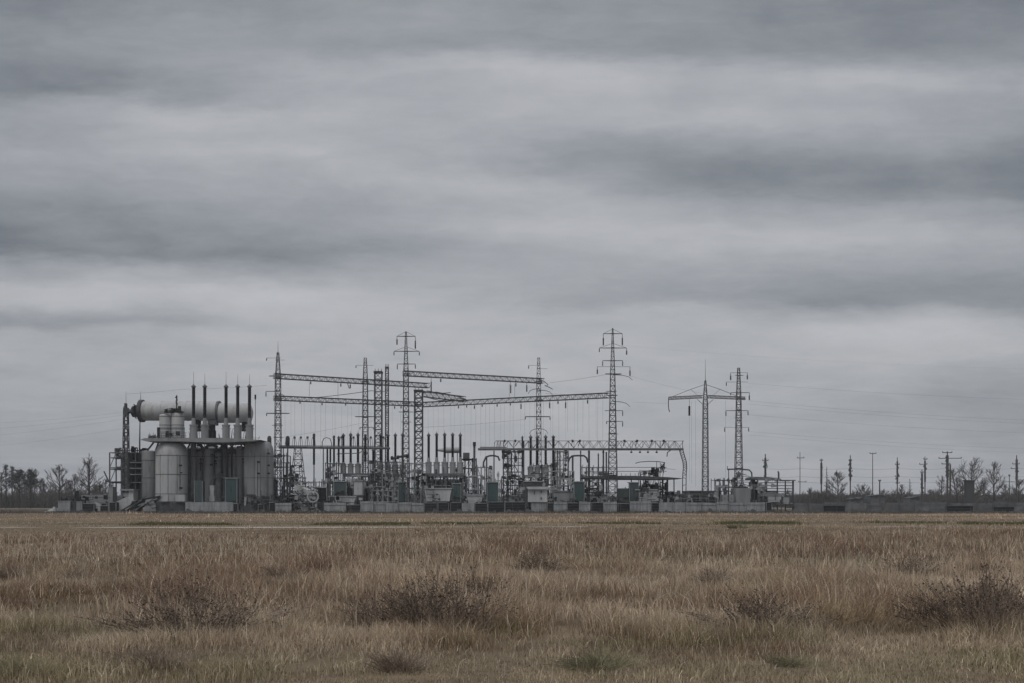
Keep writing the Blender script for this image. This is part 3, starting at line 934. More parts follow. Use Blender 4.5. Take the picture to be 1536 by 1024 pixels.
k = thing('kiosk', (X(806, 161), 161, 0), 'small white kiosk with a flared cap, left of the dark crates', 'kiosk')
MB().pbox(792, 821, 731, 752, 161.2, 2.6).build('body', 'white', k)
MB().prism([(X(789.5, 161), Z(729, 161)), (X(824, 161), Z(729, 161)), (X(821, 161), Z(733, 161)), (X(792, 161), Z(733, 161))], 160.8, 164.2).build('cap', 'white', k)
MB().pbox(797, 820, 752, 768, 161.4, 2.2).build('plinth', 'concrete', k)
MB().pbox(801, 802, 735, 741, 161.15, .05).pbox(811, 812.6, 735, 738, 161.12, .08).pbox(811, 812.6, 745, 748, 161.12, .08).build('door_fitting', 'dark', k)
for px in (790, 800.5):
    o = MB().lathe((X(px, 165), 165, Z(718, 165)), [(.2, 0), (.34, 0), (.34, .25), (.2, .25), (.2, 0)], 18, 'y', False)
    o.build('ring', 'white', None, label='small pale ring on the cabinet top, %s of a pair' % ('left' if px < 795 else 'right'), category='ring', group='pale rings')


def tub(px0, px1, py0, py1, Y, label, mat='tank', flare=.12, d=2.4):
    root = thing('tub', (X((px0 + px1) / 2, Y), Y, 0), label, 'tank')
    w = px1 - px0
    pts = [(px0, py0), (px1, py0), (px1, py0 + 2.5), (px1 - w * flare * .6, py0 + (py1 - py0) * .55), (px1 - w * flare, py1), (px0 + w * flare, py1), (px0 + w * flare * .6, py0 + (py1 - py0) * .55), (px0, py0 + 2.5)]
    MB().prism([(X(a, Y), Z(c, Y)) for a, c in pts], Y, Y + d).build('shell', mat, root)
    MB().pbox(px0 - .5, px1 + .5, py0 - 1, py0 + .2, Y - .15, d + .3).build('rim', mat, root)
    MB().pbox(px0 + w * .2, px1 - w * .2, py1, 768, Y + .3, d - .6).build('stand', 'dark', root)
    return root


tub(637, 677, 732, 751, 163, 'large pale rounded tub below the evenly spaced bushings', 'tank', .07)
tub(953, 986, 734, 751, 164, 'pale box tank with sloping sides under the right part of the canopy', 'tank', .03)
tub(830, 860, 736, 752, 164, 'low grey tank between the white kiosk and the right green cabinet', 'tank_dull', .04)
tub(884, 912, 741, 752, 163.5, 'shallow pale basin in front of the low racks', 'tank_dull', .05)
tub(700, 724, 742, 754, 163, 'shallow pale basin left of the middle green cabinet', 'tank', .1)
tub(762, 784, 743, 753, 163.2, 'small grey basin above the long black trough', 'tank_dull', .1)
tub(502, 533, 744, 757, 163, 'shallow pale basin in front of the wide low cabinet', 'tank', .08)

# overturned white machine
w = thing('overturned_machine', (X(456, 162), 162, 0), 'overturned white machine with torn panels right of the left tower', 'machine')
m = MB()
m.prism([(X(a, 162), Z(c, 162)) for a, c in ((444, 726), (457, 731), (472, 739), (475, 746), (466, 748), (452, 742), (443, 733))], 161, 163.4)
m.build('hull', 'white', w)
m = MB()
m.prism([(X(a, 161.5), Z(c, 161.5)) for a, c in ((452, 744), (466, 750), (463, 764), (455, 768), (450, 756))], 160.9, 162.6)
m.build('leg_panel', 'white', w)
m = MB()
for k in range(46):
    a, c = R.uniform(438, 478), R.uniform(727, 752)
    m.bar(P(a, c, 160.6 + R.random()), P(a + R.uniform(-9, 9), c + R.uniform(-4, 5), 160.6 + R.random()), .06, 4)
m.build('torn_frame', 'dark', w)
for k in range(22):
    a, q = R.uniform(436, 470), R.uniform(724, 752)
    l_, h_ = R.uniform(4, 12), R.uniform(-1, 6)
    MB().prism([(X(a, 160.4), Z(q, 160.4)), (X(a + l_, 160.4), Z(q + h_, 160.4)), (X(a + l_, 160.4), Z(q + h_ + R.uniform(.6, 2), 160.4)), (X(a, 160.4), Z(q + R.uniform(.6, 2.5), 160.4))],
               160.2 + k * .03, 160.35 + k * .03).build('torn_panel', R.choice(['tank', 'white', 'steel']), w)
MB().lathe((X(470, 160.5), 160.1, Z(744, 160.5)), [(.75, 0), (.95, 0), (.95, .2), (.75, .2), (.75, 0)], 20, 'y', False).build('wheel_rim', 'tank', w)
k = thing('open_crate', (X(482, 162), 162, 0), 'open dark crate with a pale rim beside the overturned machine', 'crate')
MB().prism([(X(a, 162), Z(c, 162)) for a, c in ((474, 730), (489, 731), (490, 749), (478, 749))], 161.4, 163.2).build('body', 'dark', k)
MB().bar(P(473.5, 729.5, 161.3), P(490, 730.5, 161.3), .1).bar(P(490, 730.5, 161.3), P(490.5, 750, 161.3), .07).build('rim', 'steel_pale', k)
MB().pbox(476, 490, 749, 768, 161.6, 1.5).build('stand', 'steel_dark', k)

# small clutter along the front
def clutter(px0, px1, py0, Y, n, label, mats, name='scrap_heap', cat='scrap heap'):
    root = thing(name, (X((px0 + px1) / 2, Y), Y, 0), label, cat, 'scrap heaps')
    for mt_ in mats:
        for i in range(n):
            m = MB()
            a = R.uniform(px0, px1)
            h = R.uniform(py0, 764)
            w, hh = R.uniform(1, 5), R.uniform(1, 4)
            y = Y + R.uniform(0, 2)
            q = R.random()
            if q < .5:
                m.pbox(a, a + w, h, h + hh, y, R.uniform(.3, 1))
                m.bar(P(a + w / 2, h, y + .2), P(a + w / 2, 768, y + .2), .07)
            elif q < .75:
                pipes(m, a, a + R.uniform(5, 12), h, 767, y, 1, 9, .03, .06)
            else:
                t_ = R.uniform(-5, 5)
                m.prism([(X(a, y), Z(768, y)), (X(a + w, y), Z(768, y)), (X(a + w + t_, y), Z(h + 2, y)), (X(a + t_, y), Z(h, y))], y, y + .2)
            m.build('scrap_piece', mt_, root)
    return root


clutter(357, 392, 738, 161.5, 9, 'white pipe frames and dark boxes at the foot of the end tank', ('white', 'dark'))
clutter(488, 545, 744, 162, 12, 'pale scrap and boxes in front of the squat pipe rack', ('tank', 'steel_dark'))
clutter(690, 735, 742, 162, 10, 'pale and dark scrap left of the middle green cabinet', ('tank', 'dark'))
clutter(755, 792, 742, 162, 9, 'white and dark scrap between the middle green cabinet and the white kiosk', ('white', 'dark'))
clutter(824, 860, 742, 162, 8, 'dark scrap and pipes at the low grey tank', ('dark', 'steel'))
clutter(880, 945, 742, 163, 14, 'grey scrap along the foot of the tallest tower', ('steel_pale', 'steel_dark'))
clutter(985, 1052, 743, 164, 12, 'scrap between the canopy and the T shaped tower', ('steel_pale', 'dark'))
clutter(395, 434, 740, 162, 10, 'dark scrap at the foot of the left tower', ('dark', 'steel'))
clutter(1052, 1080, 742, 164, 7, 'dark drums and scrap at the foot of the T shaped tower', ('dark', 'tank_dull'))


# ------------------------------------------------------------------ front walls, dark crates, black boxes for the dark openings
def wall(px0, px1, py0, label, mat='concrete', Y=160, d=.5):
    root = thing('concrete_wall', (X((px0 + px1) / 2, Y), Y, 0), label, 'wall', 'low concrete wall panels')
    n = max(1, round((px1 - px0) / 22))
    for i in range(n):
        a_, b_ = px0 + (px1 - px0) * i / n, px0 + (px1 - px0) * (i + 1) / n
        dy = R.uniform(-1.3, 1.6)
        y_ = Y + R.uniform(-.5, .5)
        t_ = R.uniform(-.6, .6)
        MB().prism([(X(a_ + .2, y_), Z(768.4, y_)), (X(b_ - .2, y_), Z(768.4, y_)), (X(b_ - .2, y_), Z(py0 + dy + t_, y_)), (X(a_ + .2, y_), Z(py0 + dy - t_, y_))], y_, y_ + d).build('panel', mat, root)
        if R.random() < .6:
            MB().pbox(a_ + .2, b_ - .2, py0 + dy + 3.5, py0 + dy + 4, y_ - .04, .06).build('rail', 'steel', root)
    return root


for a, c, py, lab, mt_ in ((413, 437, 752, 'low concrete wall panel at the foot of the left tower', 'concrete'),
                           (486, 519, 753, 'low concrete wall panel below the squat pipe rack', 'concrete'),
                           (541, 597, 752, 'longest pale low wall panel left of centre, below the railing frame', 'concrete'),
                           (597.5, 636, 752, 'low concrete wall panel below the slim green cabinet', 'concrete'),
                           (693, 712, 752.5, 'low concrete wall panel left of the dark scrap by the middle cabinet', 'concrete'),
                           (831, 851, 752.5, 'low concrete wall panel right of the white kiosk', 'concrete'),
                           (869, 886, 752, 'short low wall panel under the right green cabinet', 'concrete'),
                           (905.5, 925.5, 752.5, 'pale low wall panel below the tallest tower', 'concrete'),
                           (945, 977, 752, 'low wall panel below the pale box tank', 'concrete'),
                           (989, 1028, 752, 'low wall panel left of the T shaped tower', 'concrete'),
                           (1028.5, 1075, 751.5, 'low wall panel right below the T shaped tower', 'concrete'),
                           (1075.5, 1093, 752, 'short wall panel between the T shaped and the slim tower', 'concrete'),
                           (1093.5, 1148, 751.5, 'long wall panel in front of the right equipment shed', 'concrete'),
                           (1192, 1300, 753, 'long dark wall left part, right of the equipment shed', 'old_wall'),
                           (1300.3, 1420, 753.4, 'long dark wall middle part before the far poles', 'old_wall'),
                           (1420.3, 1580, 753, 'long dark wall at the right edge, below the dark square stack', 'old_wall')):
    wall(a, c, py, lab, mt_)


def crate(px0, px1, py0, label, Y=160.3, d=2, py1=768.2, rim='steel_pale', name='crate', cat='crate'):  # crates, and black boxes standing in for dark openings between wall panels
    root = thing(name, (X((px0 + px1) / 2, Y), Y, 0), label, cat, 'black crates along the front')
    MB().pbox(px0 + .4, px1 - .4, py0 + .6, py1, Y, d).build('body', 'dark', root)
    m = MB()
    m.pbox(px0, px1 - R.uniform(0, 3), py0, py0 + .8, Y - .08, d)
    m.pbox(px0, px0 + .5, py0 + .8, py1, Y - .07, .2)
    m.pbox(px1 - .5, px1, py0 + .8, py1, Y - .07, .2)
    m.build('rim', rim, root)
    for i in range(2):
        MB().pbox(px0 + 1, px1 - 1, py0 + 4 + i * 4.5, py0 + 4.6 + i * 4.5, Y - .05, .05).build('slat', 'steel_dark', root)
    return root


for a, c, py, lab in ((636.5, 656, 753, 'black box for the dark opening below the left part of the pale tub'), (657, 673, 752.5, 'black box for the dark opening below the right part of the pale tub'),
                      (675.5, 693, 752.5, 'black box for the dark opening below the small green cabinet'), (712.5, 731, 753.5, 'low black crate left of the long black trough'),
                      (851, 869, 753, 'black box for the dark opening right of the low grey tank'), (887, 905, 752.5, 'black box for the dark opening under the shallow pale basin'),
                      (927, 945, 754, 'black box for the dark opening with scrap right of the tallest tower'), (977.5, 989, 753, 'smallest black box for a dark opening under the canopy end'),
                      (821, 830.5, 753, 'narrow black crate touching the white kiosk'), (349.5, 357, 754, 'narrow black crate at the right end of the pale plinth'),
                      (387, 396, 755, 'black crate at the foot of the end tank'), (404, 413, 752, 'black crate left of the left tower wall panel'),
                      (519, 541, 756, 'wide low black crate under the shallow pale basin'), (1149.5, 1158, 752, 'black crate below the right equipment shed')):
    crate(a, c, py, lab)
crate(732, 757, 751.5, 'left half of the long black trough below the middle green cabinet', name='infill', cat='infill')
crate(757.5, 789, 751.5, 'right half of the long black trough next to the white kiosk', name='infill', cat='infill')
crate(1235, 1268, 757, 'dark trough in front of the long dark wall', Y=159.4, d=.5, name='infill', cat='infill', rim='steel')  # dark boxes make the darker patches of the long wall
crate(1420, 1460, 757.5, 'dark low trough in front of the wall below the square stack', Y=159.4, d=.5, name='infill', cat='infill', rim='steel')
crate(1490, 1522, 759, 'dark low trough near the right edge of the long wall', Y=159.4, d=.5, name='infill', cat='infill', rim='steel')

# ------------------------------------------------------------------ flat canopy right of centre
c = thing('canopy', (X(948, 167), 167, 0), 'long flat canopy roof on posts below the portal gantry', 'canopy')
m = MB().prism([(X(a, 167), Z(q, 167)) for a, q in ((873, 713.5), (950, 713), (1000, 715), (1024, 717), (1000, 718.5), (920, 718), (873, 716.5))], 165.5, 172)
m.build('roof', 'steel_dark', c)
for px in (885, 912, 947, 968, 994, 1001, 1011):
    MB().bar(P(px, 717, 167.5), P(px, 768, 167.5), .17 if px in (994, 1001) else .1, 6).build('post', 'steel_dark', c)
m = MB()
for py in (700, 706):
    m.bar(P(880, py, 168), P(1000, py, 168), .05, 5)
for px in range(876, 990, 7):
    m.bar(P(px, 714, 168), P(px + R.uniform(-1, 1), R.uniform(706, 711), 168), .05, 4)
m.build('roof_rail', 'steel', c)
pipes(MB(), 958, 986, 704, 714, 167, 2, 44, .04, .1).build('roof_scrap', 'dark', c)
pipes(MB(), 880, 930, 703, 714, 167, 2, 40, .04, .08).build('roof_scrap', 'steel', c)
c = thing('broken_arm', (X(985, 168), 168, 0), 'curved broken arm with a hanging bundle above the flat canopy', 'arm')
MB().tube([P(953, 694, 168), P(960, 692, 168), P(975, 691, 168), P(988, 691.5, 168), P(997, 693, 168)], .07, 5).build('arm', 'steel_dark', c)
m = MB()
for k in range(16):
    m.bar(P(R.uniform(989, 998), R.uniform(692, 702), 168), P(R.uniform(989, 998), R.uniform(698, 709), 168), .06, 4)
m.build('bundle', 'dark', c)
MB().bar(P(985, 691, 168), P(985, 714, 168), .06).bar(P(997, 693, 168), P(994, 715, 168), .06).bar(P(997, 702, 168), P(1013, 703, 168), .04).build('stay', 'steel_dark', c)

# ------------------------------------------------------------------ right equipment shed
e = thing('equipment_shed', (X(1140, 166), 166, 0), 'open equipment shed with flat roof and dark bays at the right end', 'shed')
MB().pbox(1104, 1125.5, 731, 753, 164, 4).build('wall_block', 'tank_dull', e)
m = MB().prism([(X(a, 165), Z(q, 165)) for a, q in ((1125, 716), (1128, 714.5), (1150, 715), (1168, 717.5), (1168, 719), (1125, 718.5))], 163.5, 168.5)
m.box(X(1168, 165), X(1191, 165), 164, 164.3, Z(720.5, 165), Z(719, 165))
m.box(X(1168, 165), X(1191, 165), 167.4, 167.7, Z(720.5, 165), Z(719, 165))
m.build('roof', 'steel', e)
for px, r_ in ((1127.5, .17), (1131.5, .17), (1136.5, .14), (1150, .1), (1166, .11), (1178, .11), (1189.5, .15)):
    MB().bar(P(px, 719, 164.5), P(px, 768, 164.5), r_, 6).build('post', 'steel_dark', e)
MB().pbox(1128.5, 1136, 721, 749, 166, 2).build('dark_bay', 'dark', e)
for k in range(6):
    MB().pbox(1140, 1188, 722.5 + 4.4 * k, 723.6 + 4.4 * k, 164.8, .25).build('pipe_rail', 'steel' if k % 2 else 'steel_pale', e)
for px, py, w_, h_, mt_ in ((1140, 739, 34, 4.5, 'tank_dull'), (1152, 744, 20, 8, 'tank'), (1142, 748, 10, 5, 'steel_dark'), (1175, 745, 10, 10, 'steel_pale')):
    MB().pbox(px, px + w_, py, py + h_, 163.6, 1.1).build('duct', mt_, e)
pipes(MB(), 1140, 1190, 722, 754, 163.9, 1.5, 60, .03, .08).build('pipework', 'steel_pale', e)
pipes(MB(), 1105, 1150, 706, 735, 163.6, 1.5, 26, .03, .06).build('pipework', 'steel', e)
MB().pbox(1140, 1166, 735, 753, 167.6, .4).build('back_panel', 'steel_pale', e)
MB().tube([P(1168, 718, 165), P(1168, 708, 165), P(1166.8, 706, 165)], .14, 6).build('vent_pipe', 'steel_dark', e)
MB().bar(P(1147, 716, 168), P(1147, 686, 168), .05, 5).build('lightning_rod', 'steel', e)
m = MB().tube([P(1091, 703, 165.5), P(1110, 702.5, 165.5), P(1124, 704, 165.5), P(1127.5, 708, 165.5), P(1128, 716, 165.5)], .12, 6)
m.bar(P(1091, 703, 165.5), P(1091, 698, 165.5), .06).bar(P(1093, 703, 165.5), P(1093, 768, 165.5), .08)
m.build('high_pipe', 'steel_dark', e)
cabinet(1083, 1092, 741, 753, 163, 'small grey box at the left end of the right equipment shed', 'tank_dull', frame_m='steel', roof=False, name='box_cabinet', group='pale cabinets')
cabinet(1093.5, 1101, 741, 753, 163, 'slightly narrower grey box next to the pale block of the right shed', 'tank_dull', frame_m='steel', roof=False, name='box_cabinet', group='pale cabinets')
for px, lab in ((1045, 'larger black drum lying left of the T shaped tower'), (1069, 'upright black drum right of the T shaped tower')):
    o = thing('drum', (X(px, 163), 163, 0), lab, 'drum')
    MB().lathe((X(px, 163), 163.6, 0), [(.45, 0), (.5, .1), (.5, Z(743, 163)), (.42, Z(741.5, 163))], 16).build('shell', 'dark', o)
    MB().lathe((X(px, 163), 163.6, 0), [(.5, 1.9), (.54, 1.92), (.54, 2.0), (.5, 2.02)], 16).build('hoop', 'steel', o)
o = thing('store_building', (X(1060, 215), 215, 0), 'low long grey store building far behind the T shaped tower', 'building')
MB().pbox(1034, 1082, 737, 765, 215, 8).build('wall', 'steel', o)
MB().pbox(1033, 1083, 735, 737, 214.7, 8.6).build('roof', 'steel_dark', o)
MB().pbox(1050, 1056, 741, 764, 214.9, .1).build('door', 'steel_dark', o)

# ------------------------------------------------------------------ left end: steel structure and debris
l = thing('steel_structure', (X(190, 168), 168, 0), 'dark two storey steel structure with platforms at the left end of the yard', 'structure')
frame(MB(), 164.5, 213, 678, 768, 166.5, 5, 5, 4, .12, .35).build('frame', 'steel', l)
MB().pbox(181, 194, 678, 756, 166.3, 2.5).build('panel', 'steel', l)
MB().pbox(194, 213, 678, 756, 169, 2.2).build('dark_bay', 'dark', l)
for py, a, c in ((685, 166, 182), (702, 164, 180), (721, 162, 182), (692, 194, 213), (701, 194, 213), (710, 194, 213), (722, 200, 213)):
    MB().pbox(a, c, py, py + 1.3, 166, 4).build('platform', 'steel_pale' if a > 190 else 'steel_dark', l)
pipes(MB(), 166, 213, 674, 740, 165.8, 2, 90, .035, .08).build('pipework', 'steel_dark', l)
pipes(MB(), 195, 213, 670, 700, 165.8, 2, 40, .04, .09).build('pipework', 'dark', l)
pipes(MB(), 166, 184, 671, 700, 166, 2, 36, .03, .05).build('pipework', 'steel', l)
MB().bar(P(163, 721, 166), P(156, 706, 166), .12).bar(P(158, 720, 166), P(170, 724, 166), .16).build('broken_beam', 'steel_dark', l)
MB().pbox(208, 213, 724, 750, 168, 1).build('door', 'tank_dull', l)
MB().pbox(203, 207.5, 722, 750, 167.6, 1).build('duct', 'dark', l)

k = thing('pump_house', (X(189, 163), 163, 0), 'small broken pale pump house below the steel structure', 'hut')
MB().pbox(193, 200, 735, 768, 162.5, 2.2).build('pier', 'tank', k)
MB().prism([(X(a, 162), Z(q, 162)) for a, q in ((175, 752), (192, 744), (200, 750), (190, 768), (174, 768))], 161.6, 163.4).build('wall', 'tank', k)
MB().pbox(180, 200.5, 732.5, 735, 162.2, 2.6).build('roof', 'tank_dull', k)
MB().pbox(181, 184, 735, 768, 162.4, .6).build('post', 'steel', k)
MB().pbox(184, 193, 738, 744, 162.6, .5).build('vent', 'steel_pale', k)

k = thing('collapsed_roof', (X(212, 161), 161, 0), 'collapsed dark roof sheet with pale rafters at the foot of the tall tanks', 'debris')
m = MB()
m.prism([(X(a, 161), Z(q, 161)) for a, q in ((180, 766), (210, 748), (243, 742), (244, 744.5), (216, 753), (204, 768), (181, 768))], 160.6, 162.4)
m.build('sheet', 'dark', k)
for a, q in (((194, 761), (212, 749)), ((200, 766), (221, 752)), ((207, 757), (236, 747)), ((188, 764), (206, 753))):
    MB().bar(P(*a, 160.5), P(*q, 160.5), .14).build('rafter', 'steel_pale', k)
MB().prism([(X(a, 161), Z(q, 161)) for a, q in ((221, 749), (230, 747), (236, 757), (236, 768), (219, 768))], 160.2, 161.6).build('block', 'tank_dull', k)
for j in range(18):
    a, q = R.uniform(185, 240), R.uniform(747, 762)
    MB().bar(P(a, q, 160.2), P(a + R.uniform(4, 12), q - R.uniform(1, 6), 160.2), .08, 4, .03).build('splinter', R.choice(['dark', 'steel_dark']), k)

for a, c, py, mt_, lab, y in ((87, 105, 751, 'concrete', 'pale concrete block at the far left end of the debris', 160),
                              (105.5, 114, 752, 'steel_dark', 'dark grey block wedged between two pale blocks', 160.4),
                              (114.5, 123, 752, 'tank_dull', 'narrow grey block right of the dark grey block', 160),
                              (122, 138, 742.5, 'concrete', 'light slab behind the black debris on the left', 163),
                              (138.5, 163, 742, 'tank_dull', 'grey slab wall behind the black debris on the left', 163),
                              (104, 121, 745.5, 'concrete_dark', 'low brownish slab behind the pale blocks', 166),
                              (163, 169, 730, 'tank_dull', 'upright grey pier at the corner of the steel structure', 163)):
    o = thing('concrete_block', (X((a + c) / 2, y), y, 0), lab, 'concrete block', 'blocks at the left end')
    MB().pbox(a, c, py, 768.2, y, 1.6).build('block', mt_, o)
    MB().pbox(a - .3, c + .3, py - .9, py, y - .06, 1.72).build('cap', mt_, o)
crate(123.5, 141, 754, 'black crate in front of the light slab, left end', py1=768)
crate(150, 163, 757, 'black crate in front of the grey slab wall, left end', py1=768)
crate(163.5, 174, 752, 'black crate at the corner of the steel structure', py1=768)
o = thing('cable_drum', (X(144, 161), 161, 0), 'pale wheel shaped cable drum among the black crates', 'cable drum')
MB().lathe((X(144, 161), 161, Z(760.5, 161)), [(.55, 0), (.85, 0), (.85, .12), (.55, .12)], 20, 'y').lathe((X(144, 161), 161, Z(760.5, 161)), [(.55, .8), (.85, .8), (.85, .92), (.55, .92)], 20, 'y').build('flange', 'tank', o)
MB().lathe((X(144, 161), 161, Z(760.5, 161)), [(.5, .02), (.5, .9)], 16, 'y').build('core', 'dark', o)
clutter(110, 175, 745, 161.5, 9, 'black debris and pale pieces between the left blocks', ('dark', 'steel_pale'))
o = thing('ruined_pump', (X(117, 164), 164, 0), 'dark upright ruined pump on the brownish slab', 'pump')
MB().prism([(X(a, 164), Z(q, 164)) for a, q in ((114, 748), (114, 738), (116, 735), (117.5, 742), (121, 744), (121, 748))], 163.6, 164.6).build('housing', 'dark', o)
MB().pbox(113.5, 121.5, 747.5, 768, 163.9, .6).build('stand', 'steel_dark', o)
o = MB()
for k in range(26):
    a, q = R.uniform(72, 87), 0
    x, y = X(a, 161), 161 + R.uniform(-1, 1)
    r_ = R.uniform(.15, .45)
    h_ = R.uniform(.1, .9) * max(.2, 1 - abs(a - 82) / 12)
    vs = []
    for dx, dy, dz in ((-1, -1, 0), (1, -1, 0), (1, 1, 0), (-1, 1, 0), (-.6, -.6, 1), (.6, -.6, 1), (.6, .6, 1), (-.6, .6, 1)):
        vs.append((x + dx * r_ * R.uniform(.7, 1.2), y + dy * r_ * R.uniform(.7, 1.2), h_ * dz + dz * r_ + R.uniform(-.05, .05) - .05))
    o.add(vs, [(3, 2, 1, 0), (4, 5, 6, 7), (0, 1, 5, 4), (1, 2, 6, 5), (2, 3, 7, 6), (3, 0, 4, 7)])
o.build('rubble_heap', 'white', None, label='heap of white rubble left of the pale concrete block', category='rubble')

# low pale piping that fills the gaps between the machines
for px0, px1, py0, Y, n, mt_, lab in ((437, 488, 716, 168, 60, 'steel_pale', 'low pale piping behind the overturned white machine'),
                                      (488, 520, 716, 166.3, 50, 'steel_pale', 'low pale piping in front of the squat pipe rack'),
                                      (519, 556, 712, 167, 66, 'steel_pale', 'low pale piping around the pale grey box cabinet'),
                                      (556, 600, 705, 167.5, 90, 'steel_pale', 'pale piping at the foot of the broad twin columns'),
                                      (606, 640, 705, 167, 70, 'steel_pale', 'pale piping at the foot of the second tallest tower'),
                                      (640, 700, 716, 166, 90, 'steel', 'grey piping between the evenly spaced bushings and the pale tub'),
                                      (694, 732, 712, 166, 66, 'steel_pale', 'low pale piping left of the middle green cabinet'),
                                      (747, 790, 706, 167, 80, 'steel_pale', 'pale piping between the middle green cabinet and the white kiosk'),
                                      (816, 862, 706, 166.5, 90, 'steel_pale', 'pale piping between the white kiosk and the right green cabinet'),
                                      (876, 930, 718, 166, 90, 'steel_pale', 'low pale piping at the foot of the tallest tower'),
                                      (930, 1000, 722, 168.5, 80, 'steel', 'grey piping in the shade of the flat canopy'),
                                      (1000, 1076, 738, 166, 60, 'steel', 'low grey piping around the T shaped tower foot'),
                                      (1076, 1125, 722, 166.5, 60, 'steel_pale', 'pale piping at the left end of the right equipment shed'),
                                      (352, 412, 734, 160.8, 60, 'steel_dark', 'low dark piping at the foot of the end tank'),
                                      (400, 437, 716, 166, 60, 'steel', 'grey piping at the foot of the left tower')):
    o = thing('pipe_cluster', (X((px0 + px1) / 2, Y), Y, 0), lab, 'piping', 'low piping in the yard')
    pipes(MB(), px0, px1, py0, 764, Y, 1.6, n, .035, .1).build('pipe_run', mt_, o)
    pipes(MB(), px0 + 2, px1 - 2, py0 + 6, 762, Y + .4, 1.2, n // 2, .05, .12).build('valve_run', R.choice(['dark', 'steel_dark']), o)
    m = MB()
    for k in range(4):
        px = px0 + (px1 - px0) * (k + .5) / 4
        m = MB().bar((X(px, Y), Y + .8, 0), (X(px, Y), Y + .8, Z(py0 + R.uniform(0, 8), Y)), .08, 5).build('support_post', 'steel', o)

for px0, px1, py0, Y, n, mt_, lab in ((640, 676, 734, 162, 30, 'steel_dark', 'thin dark pipes in front of the pale rounded tub'),
                                      (700, 730, 738, 162, 36, 'dark', 'thin dark pipes in front of the shallow pale basin by the middle cabinet'),
                                      (760, 790, 736, 161.5, 36, 'steel_dark', 'thin dark pipes in front of the small grey basin'),
                                      (826, 860, 734, 162, 40, 'steel_dark', 'thin dark pipes in front of the low grey tank'),
                                      (880, 914, 736, 162, 40, 'dark', 'thin dark pipes in front of the shallow basin by the tallest tower'),
                                      (950, 1000, 732, 162.5, 44, 'steel_dark', 'thin dark pipes in front of the pale box tank'),
                                      (500, 540, 738, 161.5, 40, 'dark', 'thin dark pipes in front of the wide low cabinet'),
                                      (434, 480, 742, 160, 44, 'steel_dark', 'thin dark pipes tangled round the overturned white machine'),
                                      (1010, 1076, 745, 161.5, 50, 'dark', 'thin dark pipes behind the wall left of the T shaped tower'),
                                      (1126, 1190, 724, 162.6, 70, 'steel_dark', 'thin dark pipes across the front of the right equipment shed'),
                                      (92, 165, 744, 161, 60, 'dark', 'thin dark pipes tangled over the blocks at the far left')):
    o = thing('pipe_cluster', (X((px0 + px1) / 2, Y), Y, 0), lab, 'piping', 'low piping in the yard')
    pipes(MB(), px0, px1, py0, 766, Y, .9, n, .02, .055).build('pipe_run', mt_, o)
    pipes(MB(), px0, px1, py0 - 6, 766, Y + .2, .9, n // 2, .02, .04).build('thin_pipe_run', 'steel_pale', o)

# ------------------------------------------------------------------ far poles, stack, trees
def pole(px, Y, py0, label, arms=(), r=.16, bulky=0, mat='wood', name='utility_pole', cat='utility pole', twin=0):
    root = thing(name, (X(px, Y), Y, 0), label, cat, 'far utility poles')
    zt = Z(py0, Y)
    m = MB().bar((X(px, Y), Y, 0), (X(px, Y), Y, zt), r, 7, r * .55)
    m.build('pole', mat, root)
    if twin:
        MB().bar((X(px + twin, Y), Y, 0), (X(px + twin, Y), Y, zt - 3), r, 7, r * .7).build('pole', mat, root)
    for a in arms:
        py, l, q = a
        k = MB().bar(P(px - l, py, Y), P(px + q, py - .2, Y), .11, 4)
        for t in (-l, q):
            k.bar(P(px + t, py, Y), P(px + t, py - 2 if t else py, Y), .09, 5)
        k.build('crossarm', 'steel_dark', root)
    if bulky:
        k = MB().bar(P(px, py0 + 6, Y), P(px, py0 + 38, Y), r * 1.25, 6)
        for j in range(bulky):
            q = R.uniform(py0 + 8, py0 + 34)
            k.bar(P(px, q + R.uniform(-1, 1), Y), P(px + R.uniform(-3, 3), q + R.uniform(1, 5), Y), .15, 5)
        k.build('pole_fittings', 'steel_dark', root)
    return root


pole(1148, 230, 680, 'far pole thick with fittings directly behind the equipment shed', [(690, 4, 4), (700, 3, 3)], .2, 22)
pole(1200, 260, 677, 'thin far pole with one skewed crossarm, first right of the shed', [(686, 4, 6), (722, 2, 9)], .13)
pole(1232, 260, 687, 'dark far pole with a fork at the tip, left of the round topped bare tree', [(690, 2, 2)], .22, 6)
pole(1275.5, 260, 682, 'far pole with a swollen fitting near the top, right of the round topped bare tree', [(690, 2, 2), (706, 2, 3)], .2, 16)
pole(1309, 260, 678, 'thin far pole with a small T bar at the tip', [(679.5, 4, 5)], .14)
pole(1319.5, 230, 719, 'short dark post with a square head beside the thin T bar pole', [(720.5, 1.5, 1.5)], .22)
pole(1346, 260, 685, 'far pole bristling with short arms, midway along the long dark wall', [(696, 3, 3), (714, 3, 3), (724, 2, 3)], .18, 12)
pole(1387.5, 260, 684, 'far pole with one long left crossarm beside a shorter knobbed pole', [(695.5, 8, 3), (688, 2, 3)], .18, 4)
pole(1383, 262, 703, 'shorter knobbed far pole close beside the one with a long crossarm', [(708, 2, 2)], .2, 10)
pole(1421, 230, 676, 'heavy double far pole with wide crossarms and a forked top', [(686.5, 12.5, 21), (678, 7, 7), (695, 8, 4)], .24, 20, twin=4.5)
pole(1525, 255, 682, 'dark far pole with stepped arms at the right edge', [(695, 6, 4), (702, 8, 2)], .22, 14)
pole(1514, 255, 711, 'short thin far pole left of the dark pole at the right edge', [(713, 1, 1)], .16)
MB().tube([P(1496, 720, 256), P(1525, 722, 256), P(1560, 721, 256)], .06, 4).build('overhead_wire', 'wire', None, label='low wire between the far poles at the right edge', category='wire', group='overhead wires')
